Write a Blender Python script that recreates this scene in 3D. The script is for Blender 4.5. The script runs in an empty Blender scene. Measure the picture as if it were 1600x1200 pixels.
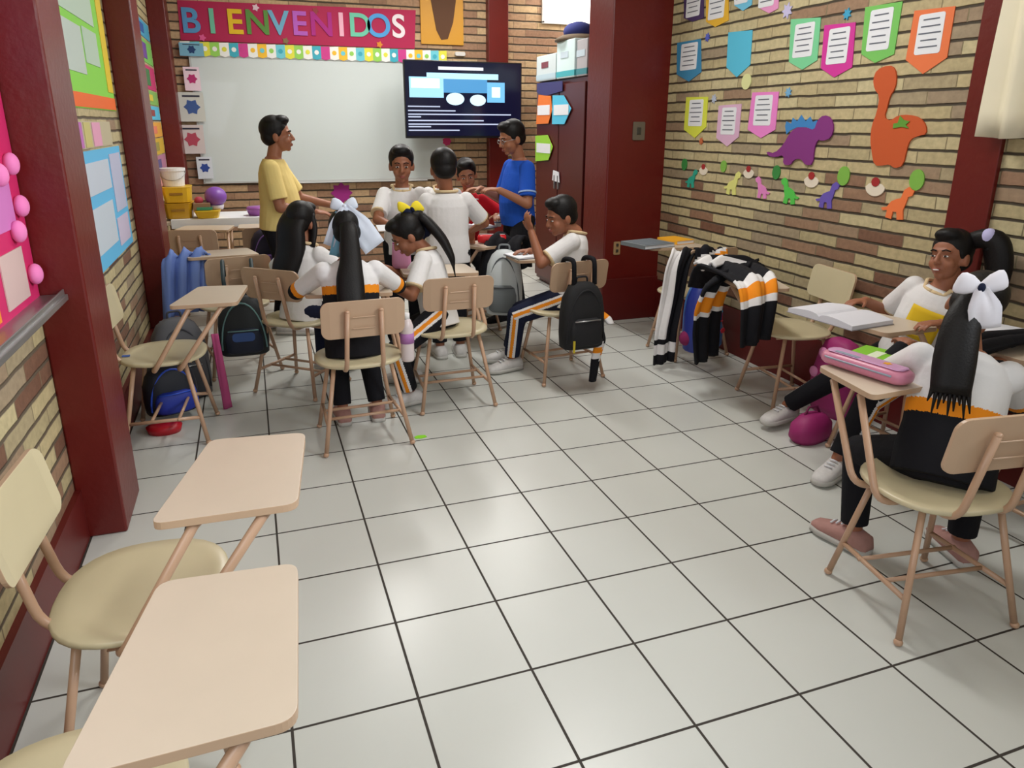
import bpy, bmesh, math, random
from mathutils import Vector, Matrix, noise
random.seed(7)
S = bpy.context.scene
COL = S.collection
PI = math.pi

# ------------------------------------------------------------------ camera, light, exposure
cam_d = bpy.data.cameras.new('camera'); cam = bpy.data.objects.new('camera', cam_d); COL.objects.link(cam)
yaw, pit, rol = .3403, .3002, -.0036
fwd = Vector((math.sin(yaw)*math.cos(pit), math.cos(yaw)*math.cos(pit), -math.sin(pit)))
rt = Vector((math.cos(yaw), -math.sin(yaw), 0)); dn = fwd.cross(rt)
r2 = math.cos(rol)*rt + math.sin(rol)*dn; d2 = -math.sin(rol)*rt + math.cos(rol)*dn
cam.matrix_world = Matrix(((r2.x, -d2.x, -fwd.x, 0), (r2.y, -d2.y, -fwd.y, 0), (r2.z, -d2.z, -fwd.z, 1.49), (0, 0, 0, 1)))
cam_d.sensor_width = 36; cam_d.lens = 1128.93/1600*36; cam_d.shift_y = -55.31/1600; cam_d.clip_start = .02
S.camera = cam
S.view_settings.view_transform = 'Standard'; S.view_settings.look = 'None'
S.view_settings.exposure = EXPOSURE = 0.0
S.view_settings.gamma = 1; S.view_settings.use_curve_mapping = False

w = bpy.data.worlds.new('world'); S.world = w; w.use_nodes = True
w.node_tree.nodes['Background'].inputs[0].default_value = (.93, .96, 1, 1)
w.node_tree.nodes['Background'].inputs[1].default_value = 0.36

def area(name, loc, size, power, color=(1, 1, 1), target=None, rot=None):
    l = bpy.data.lights.new(name, 'AREA'); l.shape = 'RECTANGLE'; l.size, l.size_y = size; l.energy = power; l.color = color
    o = bpy.data.objects.new(name, l); COL.objects.link(o); o.location = loc
    if target is not None: o.rotation_euler = (Vector(target)-Vector(loc)).to_track_quat('-Z', 'Y').to_euler()
    elif rot: o.rotation_euler = rot
    return o
# daylight from left, right and alcove windows; the rear light is an added fill
area('window_daylight_left', (-.66, .3, 1.75), (1.6, 1.1), 18, (.88, .94, 1), target=(1.5, 1.6, .6))
area('window_daylight_right', (2.88, .6, 2.2), (1.8, 1.0), 48, (.92, .96, 1), target=(-.7, 2.5, 1.5)).data.spread = math.radians(95)  # unseen window, no opening built; beam narrowed to brighten the near left pillar
area('rear_fill_light', (1.3, -1.6, 1.8), (2.4, 1.3), 8, (.95, .98, 1), target=(1.2, 3, .9))  # added fill from the open rear end, no window built there
area('window_daylight_alcove', (3.45, 7.78, 2.8), (.7, .5), 30, (1, .95, .9), target=(2.9, 6.6, 1.6))

# ------------------------------------------------------------------ materials
def mat(name, col, rough=.5, spec=.5, metal=0, coat=0, noise_amt=0, noise_scale=20, bump=0, bump_scale=60, emit=None, es=0, sheen=0):
    m = bpy.data.materials.new(name); m.use_nodes = True; nt = m.node_tree; b = nt.nodes['Principled BSDF']
    b.inputs['Base Color'].default_value = (*col, 1); b.inputs['Roughness'].default_value = rough
    b.inputs['Specular IOR Level'].default_value = spec; b.inputs['Metallic'].default_value = metal
    b.inputs['Coat Weight'].default_value = coat; b.inputs['Sheen Weight'].default_value = sheen
    if emit: b.inputs['Emission Color'].default_value = (*emit, 1); b.inputs['Emission Strength'].default_value = es
    tc = nt.nodes.new('ShaderNodeTexCoord')
    if noise_amt:
        n = nt.nodes.new('ShaderNodeTexNoise'); n.inputs['Scale'].default_value = noise_scale; n.inputs['Detail'].default_value = 4
        nt.links.new(tc.outputs['Object'], n.inputs['Vector'])
        mx = nt.nodes.new('ShaderNodeMix'); mx.data_type = 'RGBA'
        mx.inputs['A'].default_value = (*[c*(1-noise_amt) for c in col], 1); mx.inputs['B'].default_value = (*[min(1, c*(1+noise_amt)) for c in col], 1)
        nt.links.new(n.outputs['Fac'], mx.inputs['Factor']); nt.links.new(mx.outputs['Result'], b.inputs['Base Color'])
    if bump:
        n = nt.nodes.new('ShaderNodeTexNoise'); n.inputs['Scale'].default_value = bump_scale; n.inputs['Detail'].default_value = 3
        nt.links.new(tc.outputs['Object'], n.inputs['Vector'])
        bp = nt.nodes.new('ShaderNodeBump'); bp.inputs['Strength'].default_value = bump; bp.inputs['Distance'].default_value = .01
        nt.links.new(n.outputs['Fac'], bp.inputs['Height']); nt.links.new(bp.outputs['Normal'], b.inputs['Normal'])
    return m
def srgb(r, g, b):
    f = lambda c: (c/255/12.92 if c/255 <= .04045 else ((c/255+.055)/1.055)**2.4)
    return (f(r), f(g), f(b))
_mc = {}
def cm(r, g, b, rough=.7, **k):
    key = (r, g, b, rough, tuple(sorted(k.items())))
    if key not in _mc: _mc[key] = mat('colour_%d_%d_%d' % (r, g, b), srgb(r, g, b), rough, **k)
    return _mc[key]
def brick_mat(name, axes, stops, w_=.29, h_=.067, off=(0, 0), mortar=(.06, .046, .03), msize=.0065):
    m = bpy.data.materials.new(name); m.use_nodes = True; nt = m.node_tree; b = nt.nodes['Principled BSDF']
    tc = nt.nodes.new('ShaderNodeTexCoord'); sx = nt.nodes.new('ShaderNodeSeparateXYZ'); cx = nt.nodes.new('ShaderNodeCombineXYZ')
    nt.links.new(tc.outputs['Object'], sx.inputs[0]); nt.links.new(sx.outputs[axes[0]], cx.inputs[0]); nt.links.new(sx.outputs[axes[1]], cx.inputs[1])
    mp = nt.nodes.new('ShaderNodeMapping'); mp.inputs['Location'].default_value = (off[0], off[1], 0); nt.links.new(cx.outputs[0], mp.inputs[0])
    dn_ = nt.nodes.new('ShaderNodeTexNoise'); dn_.inputs['Scale'].default_value = 9; nt.links.new(mp.outputs[0], dn_.inputs['Vector'])
    ad = nt.nodes.new('ShaderNodeVectorMath'); ad.operation = 'MULTIPLY_ADD'; ad.inputs[1].default_value = (.010, .010, 0)
    nt.links.new(dn_.outputs['Color'], ad.inputs[0]); nt.links.new(mp.outputs[0], ad.inputs[2])
    bt = nt.nodes.new('ShaderNodeTexBrick'); bt.inputs['Color1'].default_value = (0, 0, 0, 1); bt.inputs['Color2'].default_value = (1, 1, 1, 1)
    bt.inputs['Mortar'].default_value = (.5, .5, .5, 1); bt.inputs['Scale'].default_value = 1; bt.inputs['Brick Width'].default_value = w_; bt.inputs['Row Height'].default_value = h_
    bt.inputs['Mortar Size'].default_value = msize*.55; bt.inputs['Mortar Smooth'].default_value = .35; bt.inputs['Bias'].default_value = 0
    nt.links.new(ad.outputs[0], bt.inputs['Vector'])
    cr = nt.nodes.new('ShaderNodeValToRGB'); el = cr.color_ramp.elements
    el[0].position = stops[0][0]; el[0].color = (*stops[0][1], 1); el[1].position = stops[-1][0]; el[1].color = (*stops[-1][1], 1)
    for p, c in stops[1:-1]:
        e = el.new(p); e.color = (*c, 1)
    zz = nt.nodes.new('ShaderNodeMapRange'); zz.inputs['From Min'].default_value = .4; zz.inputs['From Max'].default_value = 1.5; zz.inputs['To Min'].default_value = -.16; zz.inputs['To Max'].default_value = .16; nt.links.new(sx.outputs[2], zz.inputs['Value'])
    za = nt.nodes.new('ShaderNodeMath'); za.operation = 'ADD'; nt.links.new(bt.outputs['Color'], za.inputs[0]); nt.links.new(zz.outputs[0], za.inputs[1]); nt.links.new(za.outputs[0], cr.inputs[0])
    n2 = nt.nodes.new('ShaderNodeTexNoise'); n2.inputs['Scale'].default_value = 35; n2.inputs['Detail'].default_value = 5; nt.links.new(cx.outputs[0], n2.inputs['Vector'])
    mm = nt.nodes.new('ShaderNodeMix'); mm.data_type = 'RGBA'; mm.blend_type = 'MULTIPLY'; mm.inputs['Factor'].default_value = .5
    nt.links.new(cr.outputs[0], mm.inputs['A']); nt.links.new(n2.outputs['Fac'], mm.inputs['B'])
    # deep raked bed joints: darker than the tight head joints
    s2 = nt.nodes.new('ShaderNodeSeparateXYZ'); nt.links.new(ad.outputs[0], s2.inputs[0])
    d1 = nt.nodes.new('ShaderNodeMath'); d1.operation = 'DIVIDE'; d1.inputs[1].default_value = h_; nt.links.new(s2.outputs[1], d1.inputs[0])
    f1 = nt.nodes.new('ShaderNodeMath'); f1.operation = 'FRACT'; nt.links.new(d1.outputs[0], f1.inputs[0])
    c1 = nt.nodes.new('ShaderNodeMath'); c1.operation = 'PINGPONG'; c1.inputs[1].default_value = .5; nt.links.new(f1.outputs[0], c1.inputs[0])
    bed = nt.nodes.new('ShaderNodeMapRange'); bed.inputs['From Min'].default_value = .055; bed.inputs['From Max'].default_value = .125; bed.inputs['To Min'].default_value = 1; bed.inputs['To Max'].default_value = 0; nt.links.new(c1.outputs[0], bed.inputs['Value'])
    hd = nt.nodes.new('ShaderNodeMath'); hd.operation = 'MULTIPLY'; hd.inputs[1].default_value = .55; nt.links.new(bt.outputs['Fac'], hd.inputs[0])
    jt = nt.nodes.new('ShaderNodeMath'); jt.operation = 'MAXIMUM'; nt.links.new(bed.outputs[0], jt.inputs[0]); nt.links.new(hd.outputs[0], jt.inputs[1])
    mo = nt.nodes.new('ShaderNodeMix'); mo.data_type = 'RGBA'; mo.inputs['B'].default_value = (*mortar, 1)
    nt.links.new(jt.outputs[0], mo.inputs['Factor']); nt.links.new(mm.outputs['Result'], mo.inputs['A']); nt.links.new(mo.outputs['Result'], b.inputs['Base Color'])
    b.inputs['Roughness'].default_value = .72; b.inputs['Specular IOR Level'].default_value = .35
    iv = nt.nodes.new('ShaderNodeMath'); iv.operation = 'MULTIPLY_ADD'; iv.inputs[1].default_value = -1; iv.inputs[2].default_value = 1; nt.links.new(jt.outputs[0], iv.inputs[0])
    a2 = nt.nodes.new('ShaderNodeMath'); a2.operation = 'MULTIPLY_ADD'; a2.inputs[1].default_value = .35; nt.links.new(n2.outputs['Fac'], a2.inputs[0]); nt.links.new(iv.outputs[0], a2.inputs[2])
    bp = nt.nodes.new('ShaderNodeBump'); bp.inputs['Strength'].default_value = .8; bp.inputs['Distance'].default_value = .008
    nt.links.new(a2.outputs[0], bp.inputs['Height']); nt.links.new(bp.outputs['Normal'], b.inputs['Normal'])
    return m
tan, olive, pinkb, brownb = srgb(212, 194, 148), srgb(196, 180, 138), srgb(172, 136, 108), srgb(132, 94, 74)
st = [(0, brownb), (.14, pinkb), (.32, srgb(176, 158, 130)), (.45, olive), (.7, tan), (1, srgb(218, 204, 160))]
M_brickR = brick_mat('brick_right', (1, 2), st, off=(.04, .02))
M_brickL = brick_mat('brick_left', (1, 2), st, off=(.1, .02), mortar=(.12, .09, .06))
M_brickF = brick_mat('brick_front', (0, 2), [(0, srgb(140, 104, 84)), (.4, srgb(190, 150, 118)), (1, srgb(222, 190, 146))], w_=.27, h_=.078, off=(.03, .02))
M_red = mat('dark_red_paint', srgb(100, 20, 15), .36, .5, noise_amt=.12, noise_scale=6, bump=.15, bump_scale=30)
M_redlow = mat('dark_red_band', srgb(92, 20, 17), .45, .4, noise_amt=.15, noise_scale=7)
M_ceil = mat('ceiling_white', srgb(226, 222, 212), .9)
def floor_mat():
    m = bpy.data.materials.new('floor_tiles'); m.use_nodes = True; nt = m.node_tree; b = nt.nodes['Principled BSDF']
    tc = nt.nodes.new('ShaderNodeTexCoord'); mp = nt.nodes.new('ShaderNodeMapping'); mp.inputs['Location'].default_value = (.0344+.33*20, -1.588+.33*20, 0)
    nt.links.new(tc.outputs['Object'], mp.inputs[0])
    bt = nt.nodes.new('ShaderNodeTexBrick'); bt.offset = 0; bt.squash = 1
    bt.inputs['Color1'].default_value = (*srgb(203, 205, 199), 1); bt.inputs['Color2'].default_value = (*srgb(199, 201, 195), 1); bt.inputs['Mortar'].default_value = (*srgb(54, 48, 42), 1)
    bt.inputs['Scale'].default_value = 1; bt.inputs['Brick Width'].default_value = .33; bt.inputs['Row Height'].default_value = .33; bt.inputs['Mortar Size'].default_value = .0042; bt.inputs['Mortar Smooth'].default_value = .2
    nt.links.new(mp.outputs[0], bt.inputs['Vector'])
    n = nt.nodes.new('ShaderNodeTexNoise'); n.inputs['Scale'].default_value = 3.5; n.inputs['Detail'].default_value = 6; nt.links.new(tc.outputs['Object'], n.inputs['Vector'])
    cr = nt.nodes.new('ShaderNodeValToRGB'); cr.color_ramp.elements[0].color = (.965, .96, .955, 1); cr.color_ramp.elements[0].position = .3; cr.color_ramp.elements[1].position = .7
    nt.links.new(n.outputs['Fac'], cr.inputs[0])
    mm = nt.nodes.new('ShaderNodeMix'); mm.data_type = 'RGBA'; mm.blend_type = 'MULTIPLY'; mm.inputs['Factor'].default_value = .6
    nt.links.new(bt.outputs['Color'], mm.inputs['A']); nt.links.new(cr.outputs[0], mm.inputs['B']); nt.links.new(mm.outputs['Result'], b.inputs['Base Color'])
    rr = nt.nodes.new('ShaderNodeMapRange'); rr.inputs['To Min'].default_value = .27; rr.inputs['To Max'].default_value = .33
    nt.links.new(n.outputs['Fac'], rr.inputs['Value'])
    r3 = nt.nodes.new('ShaderNodeMath'); r3.operation = 'MULTIPLY_ADD'; r3.inputs[1].default_value = .5; nt.links.new(bt.outputs['Fac'], r3.inputs[0]); nt.links.new(rr.outputs[0], r3.inputs[2]); nt.links.new(r3.outputs[0], b.inputs['Roughness'])
    iv = nt.nodes.new('ShaderNodeMath'); iv.operation = 'SUBTRACT'; iv.inputs[0].default_value = 1; nt.links.new(bt.outputs['Fac'], iv.inputs[1])
    bp = nt.nodes.new('ShaderNodeBump'); bp.inputs['Strength'].default_value = .5; bp.inputs['Distance'].default_value = .003
    nt.links.new(iv.outputs[0], bp.inputs['Height']); nt.links.new(bp.outputs['Normal'], b.inputs['Normal'])
    return m
M_floor = floor_mat()
M_tube = mat('beige_enamel_tube', srgb(186, 150, 122), .33, .5, noise_amt=.06, noise_scale=12)
M_ply = mat('cream_enamel_wood', srgb(198, 186, 152), .32, .5, noise_amt=.05, noise_scale=9)
M_top = mat('cream_writing_board', srgb(196, 180, 160), .36, .5, noise_amt=.06, noise_scale=8)
M_plyb = mat('tan_enamel_back', srgb(188, 158, 130), .35, .5, noise_amt=.05, noise_scale=9)
M_skin = mat('skin_brown', srgb(150, 96, 70), .5, .4, noise_amt=.06)
M_skin2 = mat('skin_tan', srgb(160, 106, 78), .5, .4, noise_amt=.06)
M_hair = mat('black_hair', srgb(15, 12, 12), .5, .25, noise_amt=.3, noise_scale=90, bump=.14, bump_scale=140)
M_white = mat('white_cotton', srgb(222, 220, 220), .85, .2, bump=.25, bump_scale=28, sheen=.1)
M_black = mat('black_cloth', srgb(22, 22, 27), .85, .2, bump=.3, bump_scale=25)
M_navy = mat('navy_cloth', srgb(26, 32, 56), .85, .2, bump=.3, bump_scale=25)
M_orange = mat('orange_stripe', srgb(232, 140, 30), .8, .2)
M_trim = mat('cream_trim', srgb(214, 190, 150), .8, .2)
M_pinkshoe = mat('dusty_pink_shoe', srgb(170, 128, 120), .7, .3, noise_amt=.15, noise_scale=40)
M_wshoe = mat('white_shoe', srgb(205, 202, 200), .55, .3, noise_amt=.12, noise_scale=60)
M_sole = mat('rubber_sole', srgb(190, 188, 182), .7)
M_yellow = mat('pale_yellow_shirt', srgb(222, 198, 128), .85, .2, bump=.35, bump_scale=18)
M_blue = mat('blue_shirt', srgb(34, 84, 190), .85, .2, bump=.3, bump_scale=18)
M_redsh = mat('red_shirt', srgb(190, 22, 40), .85, .2, bump=.3, bump_scale=18)
M_eye = mat('dark_eye', srgb(28, 20, 18), .2); M_eyew = mat('eye_white', srgb(225, 220, 214), .3)
M_lip = mat('lips', srgb(150, 78, 66), .5); M_metal = mat('grey_metal', srgb(165, 165, 165), .35, metal=.8)
M_paper = mat('white_paper', srgb(226, 228, 232), .8, .2)

# ------------------------------------------------------------------ mesh helpers
def link(name, me, mats, parent=None, smooth=False):
    o = bpy.data.objects.new(name, me); COL.objects.link(o)
    for m in (mats if isinstance(mats, (list, tuple)) else [mats]): me.materials.append(m)
    if parent is not None: o.parent = parent
    if smooth:
        for p in me.polygons: p.use_smooth = True
    return o
def fin(name, bm, mats, parent=None, smooth=False, bevel=0, seg=2, recalc=True):
    if recalc: bmesh.ops.recalc_face_normals(bm, faces=bm.faces)
    me = bpy.data.meshes.new(name); bm.to_mesh(me); bm.free()
    o = link(name, me, mats, parent, smooth)
    if bevel:
        b = o.modifiers.new('bevel', 'BEVEL'); b.width = bevel; b.segments = seg; b.limit_method = 'ANGLE'; b.angle_limit = .7
    return o
def tag(o, label=None, cat=None, group=None, kind=None):
    if label: o['label'] = label
    if cat: o['category'] = cat
    if group: o['group'] = group
    if kind: o['kind'] = kind
    return o
def empty(name, loc, rz=0, label=None, cat=None, group=None):
    o = bpy.data.objects.new(name, None); COL.objects.link(o); o.location = loc; o.rotation_euler.z = rz; o.empty_display_size = .05
    return tag(o, label, cat, group)
def box(bm, c, s, rot=None, mi=0):
    m = Matrix.Translation(c) @ (rot.to_4x4() if rot else Matrix()) @ Matrix.Diagonal((*s, 1))
    r = bmesh.ops.create_cube(bm, size=1, matrix=m)
    fs = set(f for v in r['verts'] for f in v.link_faces)
    for f in fs: f.material_index = mi
    return r['verts']
def ell(bm, c, r, rot=None, u=20, v=12, mi=0):
    m = Matrix.Translation(c) @ (rot.to_4x4() if rot else Matrix()) @ Matrix.Diagonal((*r, 1))
    q = bmesh.ops.create_uvsphere(bm, u_segments=u, v_segments=v, radius=1, matrix=m)
    for f in set(f for x in q['verts'] for f in x.link_faces): f.material_index = mi
    return q['verts']
def loft(bm, rings, seg=20, mi=0, power=2):
    """rings: (centre, axis_a, axis_b) closed loft with flat caps"""
    prev = None; first = None
    for c, a, b in rings:
        vs = []
        for i in range(seg):
            t = 2*PI*i/seg; x, y = math.cos(t), math.sin(t)
            if power != 2:
                k = (abs(x)**power+abs(y)**power)**(-1/power); x *= k; y *= k
            vs.append(bm.verts.new(Vector(c)+Vector(a)*x+Vector(b)*y))
        if prev:
            for i in range(seg):
                f = bm.faces.new((prev[i], prev[(i+1) % seg], vs[(i+1) % seg], vs[i])); f.material_index = mi
        else: first = vs
        prev = vs
    f = bm.faces.new(first[::-1]); f.material_index = mi
    f = bm.faces.new(prev); f.material_index = mi
def frame(d):
    d = Vector(d).normalized(); h = Vector((0, 0, 1)) if abs(d.z) < .9 else Vector((0, 1, 0))
    a = d.cross(h).normalized(); return a, a.cross(d).normalized()
def cone(bm, p0, r0, p1, r1, seg=16, mi=0, ball=True):
    p0, p1 = Vector(p0), Vector(p1); a, b = frame(p1-p0)
    loft(bm, [(p0, a*r0, b*r0), (p1, a*r1, b*r1)], seg, mi)
    if ball: ell(bm, p0, (r0,)*3, None, seg, 10, mi); ell(bm, p1, (r1,)*3, None, seg, 10, mi)
def tube(bm, pts, r, seg=10, mi=0, rs=None, flat=None):
    """swept tube with parallel transport; flat=(ra,rb) gives an oval"""
    pts = [Vector(p) for p in pts]; n = len(pts); rings = []
    t0 = (pts[1]-pts[0]).normalized(); a, b = frame(t0)
    for i, p in enumerate(pts):
        t = (pts[min(i+1, n-1)]-pts[max(i-1, 0)]).normalized()
        q = t0.rotation_difference(t); a = q @ a; b = q @ b; t0 = t
        rr = rs[i] if rs else r
        rings.append((p, a*rr, b*rr))
    loft(bm, rings, seg, mi)
def bend(pts, r=.04, n=5):
    """round the corners of a polyline"""
    pts = [Vector(p) for p in pts]; out = [pts[0]]
    for i in range(1, len(pts)-1):
        p0, p, p1 = pts[i-1], pts[i], pts[i+1]
        ra = min(r, (p0-p).length*.45); rb = min(r, (p1-p).length*.45)
        A = p+(p0-p).normalized()*ra; B = p+(p1-p).normalized()*rb
        for k in range(n+1):
            t = k/n; out.append((1-t)**2*A+2*t*(1-t)*p+t*t*B)
    return out+[pts[-1]]
def rrect(w_, h_, r, n=6, cx=0, cy=0):
    out = []
    for sx, sy, a0 in ((1, 1, 0), (-1, 1, PI/2), (-1, -1, PI), (1, -1, 1.5*PI)):
        for k in range(n+1):
            t = a0+PI/2*k/n; out.append((cx+sx*(w_/2-r)+r*math.cos(t), cy+sy*(h_/2-r)+r*math.sin(t)))
    return out
def rpoly(pts, r, n=5):
    out = []; N = len(pts)
    for i in range(N):
        p0, p, p1 = Vector(pts[i-1]), Vector(pts[i]), Vector(pts[(i+1) % N])
        ra = min(r, (p0-p).length*.45); rb = min(r, (p1-p).length*.45)
        A = p+(p0-p).normalized()*ra; B = p+(p1-p).normalized()*rb
        for k in range(n+1):
            t = k/n; out.append(tuple((1-t)**2*A+2*t*(1-t)*p+t*t*B))
    return out
def prism(bm, pts, f3, t0, t1, mi=0, mi_side=None):
    """pts 2D outline; f3(u,v,t)->Vector; slab between t0 and t1"""
    lo = [bm.verts.new(f3(u, v, t0)) for u, v in pts]; hi = [bm.verts.new(f3(u, v, t1)) for u, v in pts]; n = len(pts)
    fs = [bm.faces.new(lo[::-1]), bm.faces.new(hi)]
    for f in fs: f.material_index = mi
    for i in range(n):
        f = bm.faces.new((lo[i], lo[(i+1) % n], hi[(i+1) % n], hi[i])); f.material_index = mi if mi_side is None else mi_side
    for f in fs: f.normal_update()
    bmesh.ops.triangulate(bm, faces=fs)
def remesh(name, bm, mats, parent, voxel=.006, smooth=3, colour=None, origin=(0, 0, 0)):
    me = bpy.data.meshes.new('tmp'); bmesh.ops.recalc_face_normals(bm, faces=bm.faces); bm.to_mesh(me); bm.free()
    o = bpy.data.objects.new('tmp', me); COL.objects.link(o)
    r = o.modifiers.new('r', 'REMESH'); r.mode = 'VOXEL'; r.voxel_size = voxel
    if smooth: s = o.modifiers.new('s', 'SMOOTH'); s.iterations = smooth; s.factor = .5
    dg = bpy.context.evaluated_depsgraph_get(); dg.update()
    nm = bpy.data.meshes.new_from_object(o.evaluated_get(dg)); nm.name = name
    bpy.data.objects.remove(o); bpy.data.meshes.remove(me)
    nm.materials.clear(); ms = mats if isinstance(mats, (list, tuple)) else [mats]
    for m in ms: nm.materials.append(m)
    nm.polygons.foreach_set('use_smooth', [True]*len(nm.polygons))
    if colour:
        nm.polygons.foreach_set('material_index', [colour(p.center, p.normal) for p in nm.polygons])
    else: nm.polygons.foreach_set('material_index', [0]*len(nm.polygons))
    nm.transform(Matrix.Translation(-Vector(origin)))
    q = bpy.data.objects.new(name, nm); COL.objects.link(q); q.parent = parent
    return q
def copy_tree(o, parent=None):
    c = o.copy(); COL.objects.link(c); c.parent = parent
    for ch in list(o.children): copy_tree(ch, c)
    return c
# ------------------------------------------------------------------ the room
XL, XR, YF, ZC = -.72, 3.0, 7.9, 3.05
def slab(name, c, s, m, kind='structure', bevel=0):
    bm = bmesh.new(); box(bm, c, s); return tag(fin(name, bm, m, bevel=bevel), kind=kind)
slab('floor', (1.6, 3.1, -.05), (5.2, 10, .1), M_floor)
slab('ceiling', (1.6, 3.1, ZC+.05), (5.2, 10, .1), M_ceil)
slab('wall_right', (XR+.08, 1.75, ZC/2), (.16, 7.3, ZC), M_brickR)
# left wall: brick with a window opening behind the camera
bm = bmesh.new()
for (y0, y1, z0, z1) in ((-1.9, -.6, 0, ZC), (-.6, 1.2, 0, .95), (-.6, 1.2, 2.5, ZC), (1.2, YF, 0, ZC)):
    box(bm, (XL-.08, (y0+y1)/2, (z0+z1)/2), (.16, y1-y0, z1-z0))
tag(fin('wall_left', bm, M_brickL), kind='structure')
# front wall with the small high window of the alcove
bm = bmesh.new()
for (x0, x1, z0, z1) in ((XL-.16, 3.12, 0, ZC), (3.12, 3.77, 0, 2.535), (3.77, 4.2, 0, ZC)):
    box(bm, ((x0+x1)/2, YF+.08, (z0+z1)/2), (x1-x0, .16, z1-z0))
tag(fin('wall_front', bm, M_brickF), kind='structure')
bm = bmesh.new()
for c, s in (((3.445, YF+.03, 2.55), (.65, .1, .03)), ((3.445, YF+.03, ZC-.02), (.65, .1, .03)), ((3.135, YF+.03, 2.79), (.03, .1, .5)), ((3.755, YF+.03, 2.79), (.03, .1, .5))): box(bm, c, s)
wf = tag(fin('window_1', bm, mat('window_frame_white', srgb(220, 218, 212), .5), bevel=.004), kind='structure')
bm = bmesh.new(); box(bm, (3.445, YF+.05, 2.79), (.6, .006, .48))
fin('pane', bm, mat('frosted_daylit_pane', srgb(240, 240, 240), .6, emit=(1, .99, .97), es=1.6), wf)
slab('wall_alcove', (4.13, 6.65, ZC/2), (.16, 2.6, ZC), M_brickR)
slab('wall_return', (3.6, 5.46, ZC/2), (.9, .16, ZC), M_brickF)
slab('baseboard_right', (XR-.006, 1.75, .155), (.012, 6.5, .31), M_redlow)
slab('baseboard_left', (XL+.011, 4.2, .1), (.022, 7.4, .2), M_redlow)
slab('trim_1', (-.645, 2.95, ZC/2), (.15, .34, ZC), M_red, bevel=.008)
slab('trim_2', (-.645, 5.32, ZC/2), (.15, .34, ZC), M_red, bevel=.008)
slab('trim_3', (-.645, 7.74, ZC/2), (.15, .32, ZC), M_red, bevel=.008)
slab('trim_4', (2.77, 5.2, ZC/2), (.5, .4, ZC), M_red, bevel=.01)
slab('trim_5', (2.6, 7.85, ZC/2), (.22, .1, ZC), M_red, bevel=.006)
slab('trim_6', (XR-.012, 2.38, ZC/2), (.024, .2, ZC), M_red, bevel=.004)
slab('trim_7', (2.775, 5.196, .17), (.53, .42, .34), M_redlow, bevel=.006)

# ceiling lamps out of frame; the tiles mirror the first, the others are added light
M_lamp = mat('lamp_diffuser', (.9, .9, .9), .6, emit=(1, .98, .94), es=5)
def lamp(x, y, lab, p=30):
    t = empty('ceiling_lamp', (x, y, ZC), 0, lab, 'lamp', 'ceiling lamps')
    bm = bmesh.new(); box(bm, (0, 0, -.02), (.32, 1.24, .04)); fin('lamp_housing', bm, M_ceil, t, bevel=.005)
    bm = bmesh.new(); box(bm, (0, 0, -.05), (.26, 1.18, .03)); fin('diffuser', bm, M_lamp, t, bevel=.008)
    l = area('lamp_light', (0, 0, -.07), (.26, 1.15), p, (1, .985, .955)); l.parent = t
lamp(.95, 6.2, 'ceiling lamp above the pupils nearest the whiteboard', 42)
lamp(1.7, 3.2, 'added ceiling lamp over the right middle of the classroom', 33)  # added to brighten the floor, placed so its reflection stays out of frame
lamp(2.25, 6.6, 'added ceiling lamp in front of the dark cabinet', 24)  # added to widen the floor highlight and brighten the far right
lamp(.9, .3, 'added weak ceiling lamp over the empty floor at the near end', 4)  # added low-power light, set back so the tiles do not mirror it

# wall plates on the big pillar
def plate(name, x0, x1, z0, z1, lab, cat, m, extra):
    t = empty(name, ((x0+x1)/2, 5.0-.002, (z0+z1)/2), 0, lab, cat)
    bm = bmesh.new(); prism(bm, rrect(x1-x0, z1-z0, .008), lambda u, v, k: Vector((u, k, v)), 0, -.008); fin('cover_plate', bm, m, t)
    bm = bmesh.new()
    for (u, v, a, b) in extra: box(bm, (u, -.011, v), (a, .008, b))
    fin('switch' if cat == 'switch' else 'socket', bm, cm(60, 56, 50, .4), t, bevel=.002)
plate('wall_switch', 2.715, 2.815, 1.385, 1.515, 'grey metal switch plate high on the dark red pillar', 'switch', cm(118, 108, 96, .4, metal=.4), [(0, 0, .03, .05)])
plate('wall_socket', 2.60, 2.655, .53, .63, 'small beige power socket low on the dark red pillar', 'socket', cm(170, 140, 100, .4), [(0, .025, .02, .022), (0, -.02, .02, .022)])

# ------------------------------------------------------------------ right wall decorations (outlines in (y, z) on the wall)
RW = lambda e: (lambda u, v, t: Vector((XR-.001-t, u, v)))
def wallpiece(name, pts, m, parent, t0, t1, axis='R', org=(0, 0, 0)):
    f = {'R': lambda u, v, t: Vector((XR-.001-t, u, v)), 'L': lambda u, v, t: Vector((XL+.001+t, u, v)), 'F': lambda u, v, t: Vector((u, YF-.001-t, v)),
         'C': lambda u, v, t: Vector((2.60-.001-t, u, v))}[axis]
    o = Vector(org); bm = bmesh.new(); prism(bm, pts, lambda u, v, t: f(u, v, t)-o, t0, t1); return fin(name, bm, m, parent)
def centre(pts): return (sum(p[0] for p in pts)/len(pts), sum(p[1] for p in pts)/len(pts))
def shrink(pts, k, dv=0):
    c = centre(pts); return [(c[0]+(u-c[0])*k, c[1]+(v-c[1])*k+dv) for u, v in pts]
def axpos(axis, c): return {'R': (XR, c[0], c[1]), 'L': (XL, c[0], c[1]), 'F': (c[0], YF, c[1]), 'C': (2.60, c[0], c[1])}[axis]
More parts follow.
